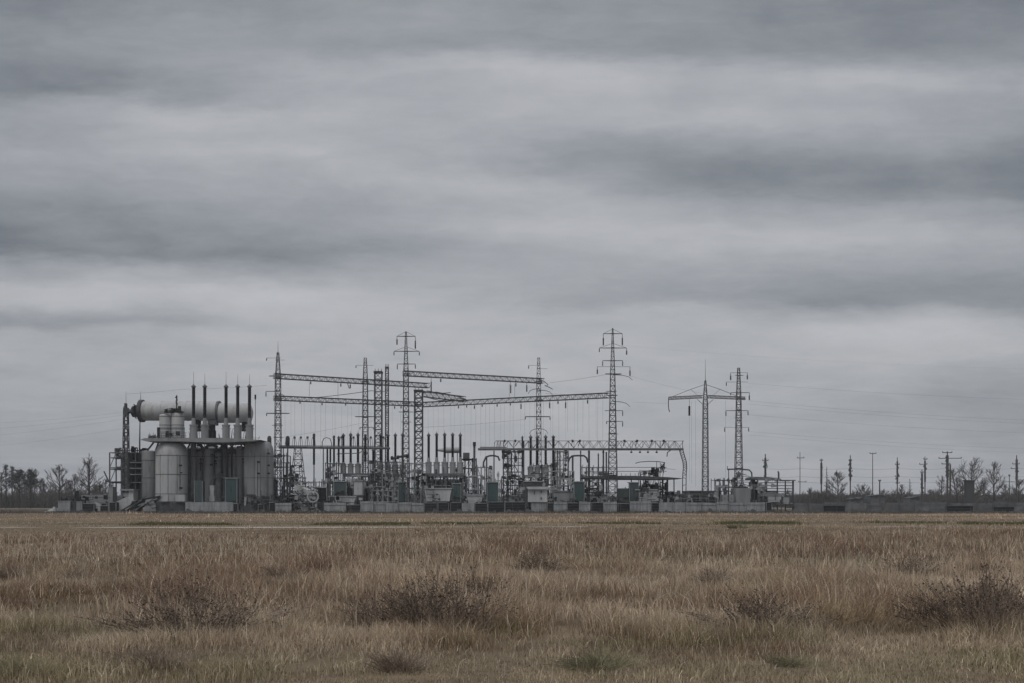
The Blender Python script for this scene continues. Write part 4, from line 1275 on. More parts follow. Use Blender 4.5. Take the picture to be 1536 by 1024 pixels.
for i, (py, lab) in enumerate(((702, 'upper far wire strung along the far poles'), (714, 'middle far wire strung along the far poles'), (722, 'lowest far wire strung along the far poles'))):
    MB().tube([P(px, py + (1.5 if k % 2 else 0), 262) for k, px in enumerate((1148, 1175, 1200, 1232, 1275, 1309, 1346, 1387, 1421, 1475, 1525, 1600))], .022, 4).build('overhead_wire', 'wire', None, label=lab, category='wire', group='overhead wires')
o = thing('square_stack', (X(1454, 200), 200, 0), 'dark square stack with a slightly wider cap before the far bare trees', 'stack')
MB().pbox(1448.5, 1461.5, 721, 762, 200, .75).build('shaft', 'brick', o)
MB().pbox(1447.5, 1462.5, 719, 721.2, 199.85, 1.05).build('cap', 'brick', o)


def bare_tree(px, Y, py_top, spread, label, fork=.3, seed=1, twigs=1.0, lean=0, cone=False, group='bare trees', name='bare_tree', needles=0):
    rr_ = random.Random(seed)
    x = X(px, Y)
    root = thing(name, (x, Y, 0), label, 'tree', group)
    H = Z(py_top, Y)
    W = spread * Y / F / 2
    t = MB()
    c = MB()
    n = 9
    pts = [Vector((x + lean * H * (i / n) ** 1.5 + rr_.uniform(-.1, .1), Y + rr_.uniform(-.1, .1), H * (i / n) * (.97 if cone else .72))) for i in range(n + 1)]
    r0 = H * .018 + .05
    t.tube(pts, r0, 7, .05)
    ends = []

    def grow(p, d, L, r, depth):
        k = 3
        q = [p]
        for i in range(k):
            d = (d + Vector((rr_.uniform(-.22, .22), rr_.uniform(-.22, .22), rr_.uniform(-.06, .13)))).normalized()
            q.append(q[-1] + d * L / k)
        for a, b in zip(q, q[1:]):
            c.bar(a, b, r, 4 if depth < 2 else 3, r * .8, cap=False)
            r *= .8
        ends.append(q[-1])
        if depth < 3:
            for j in range(int(rr_.choice((3, 4, 5)) * (twigs if depth == 2 else 1)) or 1):
                s = q[rr_.choice((1, 2, 3))]
                nd = (d + Vector((rr_.gauss(0, .55), rr_.gauss(0, .55), rr_.uniform(-.05, .5)))).normalized()
                grow(s, nd, L * rr_.uniform(.5, .75), max(r * .75, .045), depth + 1)
    m = 17 if not cone else 26
    for i in range(m):
        f = fork + (1 - fork) * i / m
        p = pts[0].lerp(pts[-1], f)
        ang = i * 2.4 + rr_.uniform(-.4, .4)
        if cone:
            L = W * (1.15 - f) * 1.3
            d = Vector((math.cos(ang), math.sin(ang), .45))
            grow(p, d.normalized(), L * .75, max(.04, r0 * .42 * (1.1 - f)), 2)
        else:
            g = (i + .5) / m
            L = max(1., W * 2.2 * (1.05 - .5 * g))
            d = Vector((math.cos(ang), math.sin(ang) * .9, .38 + .95 * g))
            grow(p, d.normalized(), L * .62, max(.06, r0 * .5 * (1.1 - .7 * g)), 1)
    if not cone:
        for q in range(3):
            grow(pts[-1], Vector((rr_.uniform(-.3, .3), rr_.uniform(-.3, .3), 1)).normalized(), H * .11, r0 * .4, 1)
    t.build('trunk', 'bark', root)
    c.build('crown', 'twig', root)
    if needles:
        nb = MB()
        for e in ends:
            for j in range(needles):
                a = e + Vector((rr_.gauss(0, .25), rr_.gauss(0, .25), rr_.gauss(0, .2)))
                b = Vector((rr_.uniform(-1, 1), rr_.uniform(-1, 1), rr_.uniform(-.6, 1))).normalized() * .38
                w_ = Vector((rr_.uniform(-1, 1), rr_.uniform(-1, 1), rr_.uniform(-1, 1))).normalized() * .11
                nb.add([a - w_, a + w_, a + b], [(0, 1, 2)])
        nb.build('needles', 'needle', root)
    return root


bare_tree(89, 270, 691, 28, 'broad bare tree with a forked crown, second tallest left of the yard', .32, 3, 1.1)
bare_tree(133, 260, 677, 26, 'tallest bare tree left of the yard, with a spire and many side branches', .38, 5, 1.3, cone=False)
bare_tree(133.6, 262, 676, 12, 'slender spire tree standing in the tallest bare crown on the left', .3, 6, 1.0, cone=True, group='bare trees')
bare_tree(9, 280, 694, 15, 'dark pine at the left edge with a narrow crown', .42, 8, 1.0, cone=True, name='pine_tree', group='pines on the left', needles=5)
bare_tree(18, 285, 697, 14, 'dark pine second from the left edge', .45, 9, 1.0, cone=True, name='pine_tree', group='pines on the left', needles=6)
bare_tree(29, 280, 698, 18, 'dark pine with a rounded crown, third from the left edge', .5, 10, 1.0, name='pine_tree', group='pines on the left', needles=5)
bare_tree(46, 275, 698, 16, 'dark pine with a twin tuft crown, rightmost of the pines on the left', .55, 11, 1.0, name='pine_tree', group='pines on the left', needles=5)
bare_tree(2, 290, 700, 16, 'bare tree cut by the left picture edge', .3, 12)
bare_tree(66, 310, 716, 14, 'small faint bare tree left of the broad forked tree', .3, 13)
bare_tree(112, 300, 705, 18, 'faint bare tree between the two large bare trees on the left', .3, 14)
bare_tree(149, 300, 716, 16, 'small bare tree just left of the steel structure', .3, 15)
bare_tree(1240, 300, 697, 10, 'narrow feathery tree right of the dark forked pole', .25, 16, 1.2, cone=True, group='trees on the right')
bare_tree(1257, 280, 700, 22, 'round topped bare tree between two far poles', .22, 17, 1.6, group='trees on the right')
bare_tree(1293, 300, 724, 20, 'low scrubby tree left of the thin T bar pole', .15, 18, group='trees on the right')
bare_tree(1365, 300, 716, 12, 'small conical tree left of the knobbed pole', .15, 19, 1.4, cone=True, group='trees on the right')
bare_tree(1352, 300, 722, 12, 'small low tree by the bristling far pole', .2, 20, group='trees on the right')
bare_tree(1457, 270, 683, 38, 'widest bare tree directly behind the square stack', .2, 21, 1.2, group='trees on the right')
bare_tree(1437, 280, 695, 24, 'arching bare tree between the double pole and the square stack', .2, 22, 1.0, lean=-.12, group='trees on the right')
bare_tree(1491, 270, 686, 26, 'neat oval bare tree right of the square stack', .2, 23, 1.2, group='trees on the right')
bare_tree(1412, 300, 708, 14, 'faint bare tree behind the double pole', .2, 24, group='trees on the right')
bare_tree(1395, 310, 731, 14, 'low bush like tree right of the long crossarm pole', .1, 25, group='trees on the right')
bare_tree(1528, 285, 712, 20, 'bare tree behind the dark pole at the right edge', .2, 26, group='trees on the right')

for px, top, sp_, lab in ((60, 712, 18, 'soft faint tree right of the pines'), (76, 718, 16, 'low faint tree close left of the broad forked tree'), (103, 715, 16, 'low faint tree close right of the broad forked tree'),
                          (122, 719, 14, 'low faint tree left of the spire tree'), (143, 721, 14, 'low faint tree right of the spire tree'), (158, 712, 16, 'faint tree half behind the steel structure'),
                          (37, 709, 14, 'thin faint tree between the two rightmost pines'), (168, 720, 12, 'faint tree behind the steel structure corner')):
    bare_tree(px, 335, top, sp_, lab, .2, int(px) + 100, 1.2)
for px, top, sp_, lab in ((1326, 732, 14, 'tiny faint tree right of the short dark post'), (1215, 729, 14, 'tiny faint tree right of the skewed pole'), (1443, 716, 16, 'faint tree left behind the square stack'), (1475, 712, 18, 'faint tree right behind the square stack'), (1508, 722, 14, 'faint tree left of the short thin far pole')):
    bare_tree(px, 335, top, sp_, lab, .15, int(px) + 100, 1.2, group='trees on the right')

# far woodland belt: one mass
def belt(name, spans, n, label, seed, mat='far_wood'):
    rg = np.random.default_rng(seed)
    vs, fs = [], []
    for px0, px1, Y, py_top, k in spans:
        for i in range(int(n * k)):
            y = Y + rg.uniform(-8, 14)
            px = rg.uniform(px0, px1)
            ht = (Z(py_top, Y)) * (.62 + .38 * (math.sin(px * .11 + seed) * .35 + math.sin(px * .31) * .25 + math.sin(px * .83 + 2) * .2 + rg.uniform(-.25, .3)))
            h = ht * rg.uniform(.0, 1.0) ** .7
            x = X(px, y)
            w = rg.uniform(.03, .14)
            L = rg.uniform(.8, 2.6)
            a = rg.normal(0, .38)
            dx, dz = math.sin(a) * L, math.cos(a) * L
            dy = rg.uniform(-.5, .5)
            o_ = len(vs)
            vs += [(x - w, y, h), (x + w, y + rg.uniform(-.3, .3), h - .1), (x + dx, y + dy, h + dz)]
            fs.append((o_, o_ + 1, o_ + 2))
            if rg.random() < .12:
                o_ = len(vs)
                vs += [(x - .06, y, 0), (x + .06, y, 0), (x + .03, y, ht * 1.1), (x - .03, y, ht * 1.1)]
                fs.append((o_, o_ + 1, o_ + 2, o_ + 3))
    m = MB()
    m.v, m.f, m.s = vs, fs, [False] * len(fs)
    return m.build(name, mat, None, kind='stuff', label=label)


belt('far_wood', [(-160, 175, 300, 738, 2.6), (-160, 175, 330, 724, .6), (175, 1180, 340, 738, 3.2), (1180, 1720, 300, 740, 3.6), (1180, 1720, 330, 733, .6), (1210, 1275, 250, 741, .8)], 5200, 'distant strip of bare woodland and scrub behind the yard', 4)
bk = MB()
rs = random.Random(3)
for px0, px1, Y, a, c in ((-200, 175, 315, 741, 748), (175, 1180, 360, 743, 748), (1180, 1760, 318, 740, 746)):
    q = px0
    pts = []
    while q < px1:
        pts.append((X(q, Y), Z(rs.uniform(a, c), Y)))
        q += rs.uniform(2, 7)
    pts += [(X(px1, Y), -.2), (X(px0, Y), -.2)]
    n = len(pts)
    bk.prism(pts, Y, Y + 30)
bk.build('far_thicket', 'far_wood', None, kind='stuff', label='dense low thicket along the horizon')

# far village bits right
for px, py, w, lab in ((1281, 748, 9, 'faint pale shed roof behind the dark wall, left one'), (1316, 743, 22, 'cluster of faint pale huts behind the dark wall'), (1292, 747, 6, 'tiny faint hut right of the left shed roof'), (1372, 746, 14, 'faint hut left of the double pole')):
    o = thing('far_hut', (X(px, 240), 240, 0), lab, 'hut')
    MB().pbox(px - w / 2, px + w / 2, py, 765, 240, 4).build('wall', 'steel', o)
    MB().prism([(X(px - w / 2 - .6, 240), Z(py, 240)), (X(px + w / 2 + .6, 240), Z(py, 240)), (X(px + w * .2, 240), Z(py - 2.4, 240))], 239.7, 244.4).build('roof', 'steel_dark', o)

# wire fence in front of the yard
f = thing('wire_fence', (0, 118, 0), 'thin wire mesh fence with slender posts running across in front of the yard', 'fence')
for i in range(-32, 36):
    x = i * 3.2 + R.uniform(-.1, .1)
    MB().bar((x, 118, 0), (x + R.uniform(-.04, .04), 118, 1.7 + R.uniform(-.05, .05)), .016, 5).build('fence_post', 'steel', f)
m = MB()
for z in (.3, .8, 1.2, 1.6):
    m.bar((-104, 118, z), (114, 118, z), .006, 3)
m.build('fence_wire', 'wire', f)

# ------------------------------------------------------------------ ground, track, grass
def vnoise(x, y, seed, oct=3):
    out = np.zeros_like(x)
    amp, tot = 1., 0.
    for o_ in range(oct):
        rg = np.random.default_rng(seed + o_)
        g = rg.random((256, 256))
        xi, yi = np.floor(x).astype(int), np.floor(y).astype(int)
        fx, fy = x - xi, y - yi
        fx, fy = fx * fx * (3 - 2 * fx), fy * fy * (3 - 2 * fy)
        a = g[xi % 256, yi % 256]; b = g[(xi + 1) % 256, yi % 256]
        c_ = g[xi % 256, (yi + 1) % 256]; d_ = g[(xi + 1) % 256, (yi + 1) % 256]
        out += amp * ((a * (1 - fx) + b * fx) * (1 - fy) + (c_ * (1 - fx) + d_ * fx) * fy)
        tot += amp
        amp *= .5
        x, y = x * 2.03 + 11, y * 2.03 + 5
    return out / tot


def nodes_mix(t, fac, a, b):
    mx = t.nodes.new('ShaderNodeMix')
    mx.data_type = 'RGBA'
    t.links.new(fac, mx.inputs['Factor'])
    for s, k in ((a, 'A'), (b, 'B')):
        if isinstance(s, tuple):
            mx.inputs[k].default_value = (*s, 1)
        else:
            t.links.new(s, mx.inputs[k])
    return mx.outputs['Result']


def noise_fac(t, vec, scale, lo, hi, detail=6, rough=.6, stretch=(1, 1, 1)):
    mp = t.nodes.new('ShaderNodeMapping')
    mp.inputs['Scale'].default_value = stretch
    t.links.new(vec, mp.inputs['Vector'])
    n = t.nodes.new('ShaderNodeTexNoise')
    n.inputs['Scale'].default_value = scale
    n.inputs['Detail'].default_value = detail
    n.inputs['Roughness'].default_value = rough
    t.links.new(mp.outputs['Vector'], n.inputs['Vector'])
    mr = t.nodes.new('ShaderNodeMapRange')
    mr.inputs['From Min'].default_value = lo
    mr.inputs['From Max'].default_value = hi
    t.links.new(n.outputs['Fac'], mr.inputs['Value'])
    return mr.outputs['Result']


def ground_mat(name, ca, cb, cc):
    m = bpy.data.materials.new(name)
    m.use_nodes = True
    t = m.node_tree
    b = t.nodes['Principled BSDF']
    b.inputs['Roughness'].default_value = 1
    b.inputs['Specular IOR Level'].default_value = .05
    tc = t.nodes.new('ShaderNodeTexCoord').outputs['Object']
    c1 = nodes_mix(t, noise_fac(t, tc, 1.4, .35, .65, 8, .7), ca, cb)
    c2 = nodes_mix(t, noise_fac(t, tc, .12, .45, .62, 5, .6, (.5, 1, 1)), c1, cc)
    t.links.new(c2, b.inputs['Base Color'])
    return m


M['soil'] = ground_mat('dry turf soil', (.13, .10, .072), (.24, .185, .13), (.12, .10, .065))
M['track'] = ground_mat('pale gravel track', (.38, .35, .31), (.48, .45, .41), (.28, .25, .21))
M['yard'] = ground_mat('dark verge and yard ground', (.06, .055, .05), (.10, .092, .085), (.05, .045, .04))  # dark tone for the strip before the walls and the yard behind

g = MB().add([(-2500, -60, 0), (2500, -60, 0), (2500, 2500, 0), (-2500, 2500, 0)], [(0, 1, 2, 3)])
g.build('ground', 'soil', None, kind='structure')
MB().add([(-170, 146, .004), (300, 146, .004), (300, 240, .004), (-170, 240, .004)], [(0, 1, 2, 3)]).build('yard_ground', 'yard', None, kind='structure')
# track: slightly bent pale strip about 65 m out
tb = MB()
for x0, x1, w0 in ((-84, -30, 1.45), (-28.5, -2, 1.1), (1, 5, .6), (24, 31, .7), (37, 39, .5), (70, 84, .6)):
    n = max(6, int((x1 - x0) / 1.5))
    L, Rr = [], []
    for i in range(n + 1):
        x = x0 + (x1 - x0) * i / n
        yc = 64.5 + .035 * (x + 30) + .6 * math.sin(x * .05)
        w = (w0 + .3 * math.sin(x * .71) * math.sin(x * 1.9)) * min(1, .15 + 4 * min(i, n - i) / n)
        L.append((x, yc - w + R.uniform(-.15, .15), .006)); Rr.append((x, yc + w + R.uniform(-.15, .15), .006))
    tb.add(L + Rr, [(k, k + 1, n + 1 + k + 1, n + 1 + k) for k in range(n)])
tb.build('track', 'track', None, kind='structure')

mg = bpy.data.materials.new('dry grass')
mg.use_nodes = True
t = mg.node_tree
for n in list(t.nodes):
    t.nodes.remove(n)
out = t.nodes.new('ShaderNodeOutputMaterial')
att = t.nodes.new('ShaderNodeAttribute'); att.attribute_name = 'tint'
df = t.nodes.new('ShaderNodeBsdfDiffuse')
tl = t.nodes.new('ShaderNodeBsdfTranslucent')
ms = t.nodes.new('ShaderNodeMixShader'); ms.inputs[0].default_value = .3
t.links.new(att.outputs['Color'], df.inputs['Color'])
t.links.new(att.outputs['Color'], tl.inputs['Color'])
t.links.new(df.outputs[0], ms.inputs[1]); t.links.new(tl.outputs[0], ms.inputs[2])
t.links.new(ms.outputs[0], out.inputs['Surface'])
M['grass'] = mg

C_STRAW = np.array((.55, .44, .325)); C_BROWN = np.array((.33, .235, .165)); C_RED = np.array((.215, .138, .102))
C_GREEN = np.array((.25, .24, .125)); C_GREY = np.array((.49, .41, .325)); C_PALE = np.array((.68, .58, .45))


def blades(name, x, y, h, w, lean, col, label, seed, mat='grass', **kw):
    rg = np.random.default_rng(seed)
    n = len(x)
    ph = rg.uniform(0, 2 * np.pi, n)
    fa = rg.uniform(0, np.pi, n)
    wx, wy = np.cos(fa) * w / 2, np.sin(fa) * w / 2
    lx, ly = np.cos(ph) * lean * h, np.sin(ph) * lean * h
    hz = h * np.sqrt(np.clip(1 - (lean * .8) ** 2, .1, 1))
    co = np.zeros((n, 5, 3), np.float32)
    co[:, 0] = np.stack([x - wx, y - wy, np.full(n, -.02)], 1)
    co[:, 1] = np.stack([x + wx, y + wy, np.full(n, -.02)], 1)
    co[:, 2] = np.stack([x - wx * .8 + lx * .3, y - wy * .8 + ly * .3, hz * .58], 1)
    co[:, 3] = np.stack([x + wx * .8 + lx * .3, y + wy * .8 + ly * .3, hz * .58], 1)
    co[:, 4] = np.stack([x + lx, y + ly, hz], 1)
    idx = (np.arange(n) * 5)[:, None]
    li = np.concatenate([idx + np.array([0, 1, 3, 2]), idx + np.array([2, 3, 4])], 1).astype(np.int32)
    me = bpy.data.meshes.new(name)
    me.vertices.add(n * 5)
    me.vertices.foreach_set('co', co.ravel())
    me.loops.add(n * 7)
    me.loops.foreach_set('vertex_index', li.ravel())
    me.polygons.add(n * 2)
    st = (np.arange(n) * 7)[:, None] + np.array([0, 4])
    me.polygons.foreach_set('loop_start', st.ravel().astype(np.int32))
    me.update(calc_edges=True)
    ca = me.color_attributes.new('tint', 'FLOAT_COLOR', 'POINT')
    cc = np.ones((n, 5, 4), np.float32)
    cc[:, :, :3] = col[:, None, :]
    ca.data.foreach_set('color', cc.ravel())
    me.materials.append(M[mat])
    o_ = bpy.data.objects.new(name, me)
    COL.objects.link(o_)
    o_['kind'] = 'stuff'
    o_['label'] = label
    return o_


def lerp(a, b, f):
    return a * (1 - f[:, None]) + b * f[:, None]


def field(y0, y1, n, seed):
    """positions between two distances, uniform over the ground seen"""
    rg = np.random.default_rng(seed)
    y = np.sqrt(rg.uniform(0, 1, n) * (y1 ** 2 - y0 ** 2) + y0 ** 2)
    x = rg.uniform(-1, 1, n) * (y * .56 + 7)
    return x, y, rg


def field_look(x, y, rg):
    n = len(x)
    big = vnoise(x / 9 + 40, y / 6 + 7, 1, 3)
    mid = vnoise(x / 2.2 + 13, y / 1.8 + 90, 5, 3)
    fine = vnoise(x / .5 + 3, y / .5 + 31, 9, 2)
    r = rg.uniform(0, 1, n)
    band = np.clip((y - 20) / 10, 0, 1) * np.clip((62 - y) / 6, 0, 1) + .35 * np.exp(-((y - 15.5) / 1.6) ** 2)       # dark heath strip further out
    red = np.clip((big + band * .46 - .54) * 5, 0, 1)
    col = lerp(np.broadcast_to(C_STRAW, (n, 3)), C_GREY, np.clip(r * 1.6 - .4, 0, 1))
    col = lerp(col, C_BROWN, np.clip((mid - .42) * 4 + (rg.uniform(0, 1, n) - .5) * .7, 0, 1))
    col = lerp(col, C_RED, red * np.clip(.55 + (fine - .5) * 1.5, 0, .9))
    near = np.clip((13.2 - y) / 3.0, 0, 1)
    verge = np.exp(-((y - 72) / 5.) ** 2) * .8
    gr = np.clip((vnoise(x / 3.1 + 70, y / 1.1 + 20, 15, 3) - .47) * 5, 0, 1)
    green = np.clip((gr * 1.1 + .12 + .55 * np.clip((10.6 - y) / 1.2, 0, 1)) * (near * 1.05 + verge) + (vnoise(x / 5 + 5, y / 2 + 2, 25, 2) > .66) * .3, 0, .9) * rg.uniform(.3, 1, n)
    col = lerp(col, C_GREEN, green)
    far = np.clip((y - 75) / 20, 0, 1) * np.clip((140 - y) / 12, 0, 1)
    col = lerp(col, C_STRAW * .92, far * .55 * rg.uniform(.3, 1, n))
    pale = rg.uniform(0, 1, n) < .11
    col[pale] = C_PALE
    col = col * rg.uniform(.62, 1.28, n)[:, None]
    tus = np.clip((vnoise(x / .62 + 17, y / .7 + 8, 35, 2) - .40) * 3.4, 0, 1)
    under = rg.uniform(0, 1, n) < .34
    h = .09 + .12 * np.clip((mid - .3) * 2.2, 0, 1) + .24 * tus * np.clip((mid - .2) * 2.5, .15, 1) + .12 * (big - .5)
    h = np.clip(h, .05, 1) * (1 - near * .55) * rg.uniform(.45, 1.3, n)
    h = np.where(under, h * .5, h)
    col = np.where(under[:, None], col * np.array((.44, .41, .38)), col * (.84 + .30 * tus[:, None]))  # short under-layer painted darker to stand for dark gaps between blades
    lower = np.clip((y - 38) / 20, 0, 1)
    patch = vnoise(x / 7 + 9, y / 9 + 3, 71, 3)
    h = h * (1 - .68 * lower * np.clip(1.35 - 1.1 * patch, .3, 1.1))
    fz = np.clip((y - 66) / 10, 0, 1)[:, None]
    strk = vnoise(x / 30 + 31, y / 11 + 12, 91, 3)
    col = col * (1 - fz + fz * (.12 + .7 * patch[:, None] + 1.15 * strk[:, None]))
    h = h * (1 + fz[:, 0] * 2.2 * np.clip(strk - .52, 0, 1) * 3)
    gz = np.clip((strk - .34) * 5, 0, 1) * np.exp(-((y - 74.5) / 4.) ** 2) * .9
    col = lerp(col, C_GREEN * .62, gz * rg.uniform(.4, 1, n))
    # the blades lean far over in flattened swathes
    flat = np.clip((vnoise(x / 1.3 + 60, y / 1.0 + 40, 81, 2) - .55) * 5, 0, 1)
    h = h * (1 - .45 * flat)
    col = col * (1 + .12 * flat[:, None])
    tr_ = np.abs(y - (64.5 + .035 * (x + 30) + .6 * np.sin(x * .05)))
    keep = tr_ > 1.0 + .9 * (fine - .5) - np.where(x > -6, 2.2, .9) * (vnoise(x / 3.5 + 50, y / 9, 44, 2) > np.where(x > -6, .36, .6))
    h = h * np.where((x > -6) & (y < 66), 1.7, 1.)
    return col, h, keep


for i, (a, c, n, w) in enumerate(((6.5, 13, 225000, .0072), (13, 24, 170000, .0105), (24, 45, 130000, .017), (45, 146, 160000, .038))):
    x, y, rg = field(a, c, n, 100 + i)
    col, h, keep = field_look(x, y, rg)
    h = h * np.where(y < 13, .72, .86)
    bare = np.clip((vnoise(x / .9 + 23, y / .7 + 61, 131, 3) - .60) * 7, 0, 1) * (y < 40)
    keep &= rg.uniform(0, 1, len(x)) > bare * .9
    ln = np.clip(rg.normal(.58 if i < 3 else .35, .3, n), .02, 1.2)
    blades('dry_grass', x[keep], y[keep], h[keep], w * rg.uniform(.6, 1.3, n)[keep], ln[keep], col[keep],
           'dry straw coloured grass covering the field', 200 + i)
# dark blades that make the dark zone along the foot of the walls
rg = np.random.default_rng(55)
n = 24000
x = rg.uniform(-92, 110, n); y = rg.uniform(148, 159.6, n)
col = lerp(np.broadcast_to(np.array((.10, .085, .068)), (n, 3)), np.array((.20, .165, .125)), rg.uniform(0, 1, n) ** 2)
blades('dark_foot_blades', x, y, np.clip((y - 146) / 15, .08, .95) * rg.uniform(.25, 1.1, n) * (.15 + 1.5 * np.clip(vnoise(x / 2.5, y / 9, 61, 3) - .2, 0, 1)), .05 * rg.uniform(.6, 1.4, n), np.clip(rg.normal(.35, .2, n), 0, .9), col,
       'band of dark blades along the foot of the concrete walls', 56)
rg = np.random.default_rng(66)
n = 42000
x = rg.uniform(-62, 90, n); y = rg.normal(74, 1.6, n) + 1.5 * np.sin(x * .07)
kk = vnoise(x / 6 + 3, y / 9, 67, 3) > np.where(x < -28, .62, .44)
x, y = x[kk], y[kk]
n = len(x)
blades('green_verge', x, y, rg.uniform(.06, .24, n) * (.5 + vnoise(x / 2, y / 6, 68, 2)), .045 * rg.uniform(.6, 1.3, n), np.clip(rg.normal(.3, .2, n), 0, .9),
       lerp(np.broadcast_to(np.array((.075, .085, .042)), (n, 3)), np.array((.16, .155, .08)), rg.uniform(0, 1, n)), 'dull green grass strip just beyond the pale track', 69)
rs = random.Random(9)
m = MB()
for k in range(2600):
    x, y = rs.uniform(-90, 108), rs.uniform(152, 159.3)
    if vnoise(np.array([x / 5.]), np.array([y / 12.]), 17, 2)[0] < .42:
        continue
    q = rs.uniform(.06, .3) * (1.6 if rs.random() < .12 else 1)
    hh = q * rs.uniform(.5, 1.5)
    pts = [(x + math.cos(t_) * q * rs.uniform(.6, 1.3), y + math.sin(t_) * q * rs.uniform(.6, 1.3), -.03) for t_ in (0, 1.3, 2.6, 3.9, 5.1)]
    top = [(x + (p[0] - x) * .55 + rs.uniform(-.05, .05), y + (p[1] - y) * .55, hh * rs.uniform(.7, 1.1)) for p in pts]
    m.add(pts + top, [(5, 6, 7, 8, 9)] + [(i, (i + 1) % 5, 5 + (i + 1) % 5, 5 + i) for i in range(5)])
m.build('rubble', 'concrete_dark', None, kind='stuff', label='broken stones and clods along the foot of the walls')
# tall pale stalks
x, y, rg = field(7.6, 40, 11000, 300)
kk = vnoise(x / 1.5, y / 1.5, 77, 2) > .45
x, y = x[kk], y[kk]
n = len(x)
blades('dry_grass', x, y, rg.uniform(.25, .5, n) * np.clip((y - 6) / 7, .3, 1), .004 + y * .00034, np.clip(rg.normal(.35, .22, n), 0, .9), np.broadcast_to(C_PALE, (n, 3)) * rg.uniform(.7, 1.05, n)[:, None],
       'pale tall dry stalks scattered through the grass', 301)


# ------------------------------------------------------------------ shrubs and tufts
M['seed'] = material('dark seed heads', (.06, .048, .041), (.11, .087, .073), 30, .9)
M['stem'] = material('brown stems', (.15, .115, .092), (.24, .185, .145), 20, .9)
M['stem_dark'] = material('dark brown stems', (.115, .09, .073), (.235, .185, .148), 20, .9)
M['stem_gold'] = material('golden brown stems', (.27, .20, .125), (.36, .275, .18), 20, .9)
M['stem_green'] = material('green grass blades', (.14, .14, .085), (.26, .235, .15), 20, .9)


def shrub(px, py, wpx, hpx, label, n, mat='stem', seeds=4, seed=1, cat='shrub', name='shrub', group='dry shrubs in the field', r=.0042, branch=3, sprig=None, spread=.9, smat='seed'):
    rr_ = random.Random(seed)
    Y = CH * F / (py - HZ)
    s = Y / F
    x0, W, H = X(px, Y), wpx * s, hpx * s * 1.12 + (.1 if seeds else 0)
    root = thing(name, (x0, Y, 0), label, cat, group)
    st, sd = MB(), MB()

    def leaf(p):
        a = Vector((rr_.uniform(-1, 1), rr_.uniform(-1, 1), rr_.uniform(-.4, 1))).normalized() * rr_.uniform(.013, .028)
        b = Vector((rr_.uniform(-1, 1), rr_.uniform(-1, 1), rr_.uniform(-1, 1))).normalized() * rr_.uniform(.007, .013)
        sd.add([p - a * .2, p + a * .5 + b, p + a * 1.2, p + a * .5 - b], [(0, 1, 2, 3)])

    def stem(x, y, H_, lx, r_):
        ly = rr_.gauss(0, .16)
        pts = []
        k = 6
        w1, w2 = rr_.uniform(-.03, .03), rr_.uniform(-.03, .03)
        for i in range(k + 1):
            t = i / k
            pts.append(Vector((x + lx * t ** 1.35 + w1 * math.sin(t * 5), y + ly * t ** 1.4 + w2 * math.sin(t * 4), H_ * t - .02)))
        st.tube(pts, r_, 3, r_ * .5)
        for b in range(branch):
            i = rr_.randint(2, k - 1)
            p = pts[i]
            d = Vector((lx * .5 + rr_.uniform(-.12, .12), rr_.uniform(-.1, .1), H_ * rr_.uniform(.15, .35)))
            q = [p, p + d * .5 + Vector((rr_.uniform(-.01, .01), 0, 0)), p + d]
            st.tube(q, r_ * .6, 3, r_ * .35)
            for j in range(seeds):
                leaf(p + d * rr_.uniform(.4, 1.02))
        for j in range(seeds):
            t = rr_.uniform(.55, 1)
            leaf(pts[int(t * k)] + Vector((rr_.gauss(0, .012), rr_.gauss(0, .012), rr_.gauss(0, .02))))
    clumps = [(rr_.uniform(-.8, .8), rr_.gauss(0, W * .2), rr_.uniform(.4, 1.08), rr_.uniform(.2, .42)) for q in range(max(3, int(wpx / 16)))]
    clumps += [(0, 0, 1, .3), (0, 0, .7, .6), (0, 0, .6, .6)]
    for i in range(n):
        cu, cy, ch, cs = rr_.choice(clumps)
        du = rr_.gauss(0, cs)
        u = max(-1.05, min(1.05, cu + du))
        du = max(-.6, min(.6, du))
        hh = H * ch * (1 - .3 * abs(u)) * rr_.uniform(.55, 1.05)
        stem(x0 + u * W * .42, Y + cy + rr_.gauss(0, max(.1, W * .12)), hh, (u * .16 + du * .22) * W * spread + rr_.gauss(0, .06), r * rr_.uniform(.6, 1.15))
    if sprig:
        for dx, hp in sprig:
            stem(x0 + dx * s, Y, hp * s, rr_.uniform(-.05, .05), r * 1.7)
    st.build('stems', mat, root)
    if seeds:
        sd.build('seed_heads', smat, root)
    return root


shrub(668, 946, 150, 98, 'largest dark seed headed shrub in the middle foreground with one tall sprig', 185, 'stem_dark', 4, 31, sprig=[(-12, 104), (-11, 92), (48, 96), (20, 92), (60, 88)], r=.005)
shrub(580, 938, 100, 52, 'lower brown left wing of the middle foreground shrub', 110, 'stem', 1, 32, r=.005)
shrub(285, 950, 190, 80, 'wide brown shrub in the left foreground', 170, 'stem_dark', 3, 33, r=.005)
shrub(1475, 944, 200, 78, 'dense dark shrub at the right edge of the foreground', 230, 'stem_dark', 4, 34, r=.005)
shrub(1130, 942, 110, 50, 'thin open shrub with curved stems right of the middle', 130, 'stem_dark', 4, 35, spread=1.7)
shrub(812, 858, 62, 34, 'reddish brown low shrub beyond the middle shrub', 130, 'stem', 3, 36, r=.006)
shrub(1072, 877, 66, 30, 'low scrub midway to the right', 70, 'stem', 0, 37, r=.006)
shrub(425, 868, 70, 28, 'low brown scrub midway on the left', 80, 'stem', 0, 38, r=.006)
shrub(22, 868, 60, 28, 'low scrub at the far left edge', 70, 'stem', 0, 39, r=.006)
shrub(112, 872, 44, 26, 'small scrub right of the far left scrub', 50, 'stem', 0, 40, r=.006)
